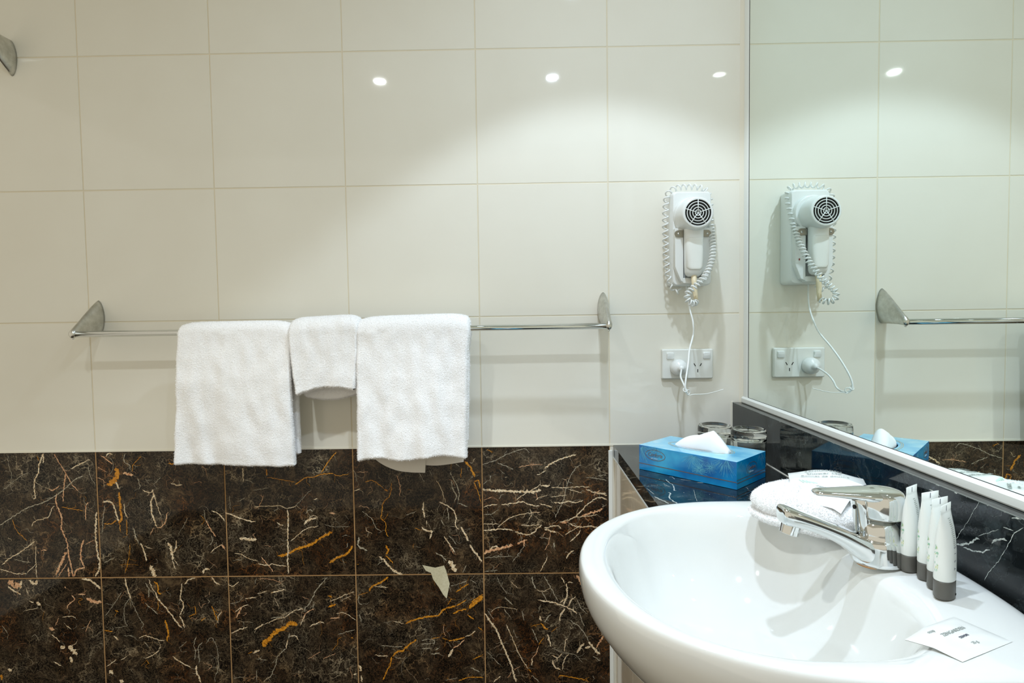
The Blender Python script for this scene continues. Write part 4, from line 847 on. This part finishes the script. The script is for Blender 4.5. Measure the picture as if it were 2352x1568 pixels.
# shower cap packet draped over the cloth
def drape1(x, y, z):
    c_, s_ = math.cos(R(-22)), math.sin(R(-22))
    return Vector((1.4030+x*c_-y*s_, -.5560+x*s_+y*c_, .9178+.0580-.9*abs(x)*abs(x)*3.0-2.2*max(0,-y-.012)**1.35+.0012*math.sin(x*90+y*50)+z))
p1 = sheet('shower_cap_packet', drape1, .094, .074, .007, 0, 3, FILM, 'white shower cap packet lying on the folded face cloth', 'packet')
for txt, sz, yy, mt in (('ZENGARDEN', .0078, .0200, INK), ('Shower cap', .0090, .0070, INK), ('Bonnet de douche', .0078, -.0060, INK)):
    text_mesh(txt, sz, None, mt, p1, bend=lambda p, yy=yy: drape1(p.x-.004, p.y+yy, .0050+p.z))
g = G()
for k in range(5): band(g, [(-.036+.004*k, -.016-.001*k), (-.030+.004*k, -.022)], .0016, lambda a, b_: drape1(a, b_, .0038))
g.build('leaf_print', mat('pale_green_print', (196,228,212), .6), p1)
def drape2(x, y, z):
    c_, s_ = math.cos(R(-52)), math.sin(R(-52))
    X = 1.3760+x*c_-y*s_; Y = -.6040+x*s_+y*c_
    return Vector((X, Y, .9178+.0540-.5*max(0, -y-.004)-.35*max(0, x-.02)+.0007*math.sin(x*120)+z))
p2 = sheet('vanity_packet', drape2, .058, .052, .004, 0, 8, FILM, 'small white amenity packet with grey print leaning on the face cloth beside the tap', 'packet')
for txt, sz, yy in (('ZENGARDEN', .0062, .0120), ('vanity kit', .0050, .0030), ('accessoires', .0050, -.0070)):
    text_mesh(txt, sz, None, INK, p2, bend=lambda p, yy=yy: drape2(p.x, p.y+yy, .0030+p.z))
# soap packet near the bowl edge
def drape3(x, y, z):
    c_, s_ = math.cos(R(24)), math.sin(R(24)); X = 1.3640+x*c_-y*s_; Y = -.8440+x*s_+y*c_
    xe = inner(math.atan2((Y+.682)/.184, (X-1.236)/.14))[0]
    return Vector((X, Y, ZT+.0004-.6*max(0, xe-X-.002)**1.05+z))
p3 = sheet('soap_packet', drape3, .070, .046, .0030, 0, 5, mat('soap_film', (226,227,223), .2, coat=.3), 'flat white soap packet lying on the basin ledge at the lower right', 'packet')
for txt, sz, xx, yy, mt in (('ZENGARDEN', .0052, .004, .006, INK), ('savon', .0052, .004, -.002, INKD), ('soap', .0046, -.014, .014, INK), ('25 g', .0040, .002, -.012, INK)):
    text_mesh(txt, sz, None, mt, p3, bend=lambda p, xx=xx, yy=yy: drape3(p.x+xx, p.y+yy, .0022+p.z))

# ---------------------------------------------------------------- toiletry tubes standing on their caps
def make_tube():
    LOCAL[0] = True
    e = empty('toiletry_tube', (0,0,0), 'x', 'tube', 'toiletry tubes on the basin ledge')
    a, b_ = .0130, .0088
    g = G(); lathe(g, [(.93,0),(.985,.0008),(1,.002),(1,.0165),(.985,.0175),(.9,.0178)], 40, sx=a, sy=b_); cap = g.build('cap', GREYCAP, e, smooth=True)
    for p in cap.data.vertices: pass
    g = G(); lathe(g, [(0,0),(.0011,0),(.0011,.0004),(0,.0004)], 10, (.002,-b_*.985,.0045), Matrix.Rotation(R(90),4,'X')); g.build('thumb_notch', DARK, cap)
    ring = []
    for z, ka, kb in [(.0180,.97,.97),(.0190,1.0,1.0),(.032,1.0,1.0),(.048,1.0,.97),(.060,.99,.86),(.070,.985,.66),(.078,.98,.40),(.0835,.98,.17),(.0850,.985,.055),(.0925,.985,.05)]:
        ring.append([Vector((a*ka*sup(math.cos(t_),2.2+.0), b_*kb*math.sin(t_), z)) for t_ in [2*PI*k/48 for k in range(48)]])
    g = G(); loft(g, ring); bd = g.build('body', TUBEM, e, smooth=True)
    def surf(x, z, o=.00025, sg=-1):
        ks = [(.018,1),(.048,.97),(.060,.86),(.070,.66),(.078,.40),(.0835,.17),(.0850,.055),(.0925,.05)]
        kb = 1
        for (z0,k0),(z1,k1) in zip(ks, ks[1:]):
            if z0 <= z <= z1: kb = k0+(k1-k0)*(z-z0)/(z1-z0)
        an = -PI/2+x/.011
        return Vector((a*math.cos(an)*1.015, b_*kb*math.sin(an)*1.02+math.copysign(o, math.sin(an)), z))
    g = G()
    band(g, [(-.0005,.0862),(-.0005,.0915)], .0008, surf, 0)
    rr = random.Random(2)
    for k in range(15):                       # small print up the right side
        z = .0795-.0018*k; band(g, [(-.0024-.0012*rr.random(), z),(.0008-.0006*rr.random(), z)], .0005, surf, 1)
    for k in range(22):                       # leafy motif low on the left
        x = -.0240+.0050*rr.random(); z = .026+.026*rr.random(); t_ = rr.uniform(.6, 2.2); band(g, [(x, z),(x+.0016*math.cos(t_), z+.0022*math.sin(t_))], .0005, surf, 2 if rr.random() < .6 else 3)
    g.build('print', [INKD, INK, GREEN, YEL], bd)
    for ch, z in (('S',.0520),('I',.0460),('S',.0385),('T',.0310)):
        text_mesh(ch, .0052, None, INKD, bd, extrude=0, bend=lambda p, z=z: surf(-.0012-p.y*.7, z+p.x))
    LOCAL[0] = False
    return e
tt = make_tube(); tt.location = (1.4140,-.7075,ZT+.0006); tt.rotation_euler = (0,0,R(34)); tt['label'] = 'white toiletry tube nearest the tap, first of the row of four'
for loc, r_, lb in (((1.4190,-.7290,ZT+.0006), 20, 'white toiletry tube second from the tap, partly hidden by its neighbours'),
                   ((1.4150,-.7490,ZT+.0006), 24, 'white toiletry tube third from the tap, mostly hidden behind the nearest one'),
                   ((1.4065,-.7690,ZT+.0006), 36, 'white toiletry tube furthest from the tap, whole grey cap in view')):
    dup(tt, loc, (0,0,R(r_)), lb)
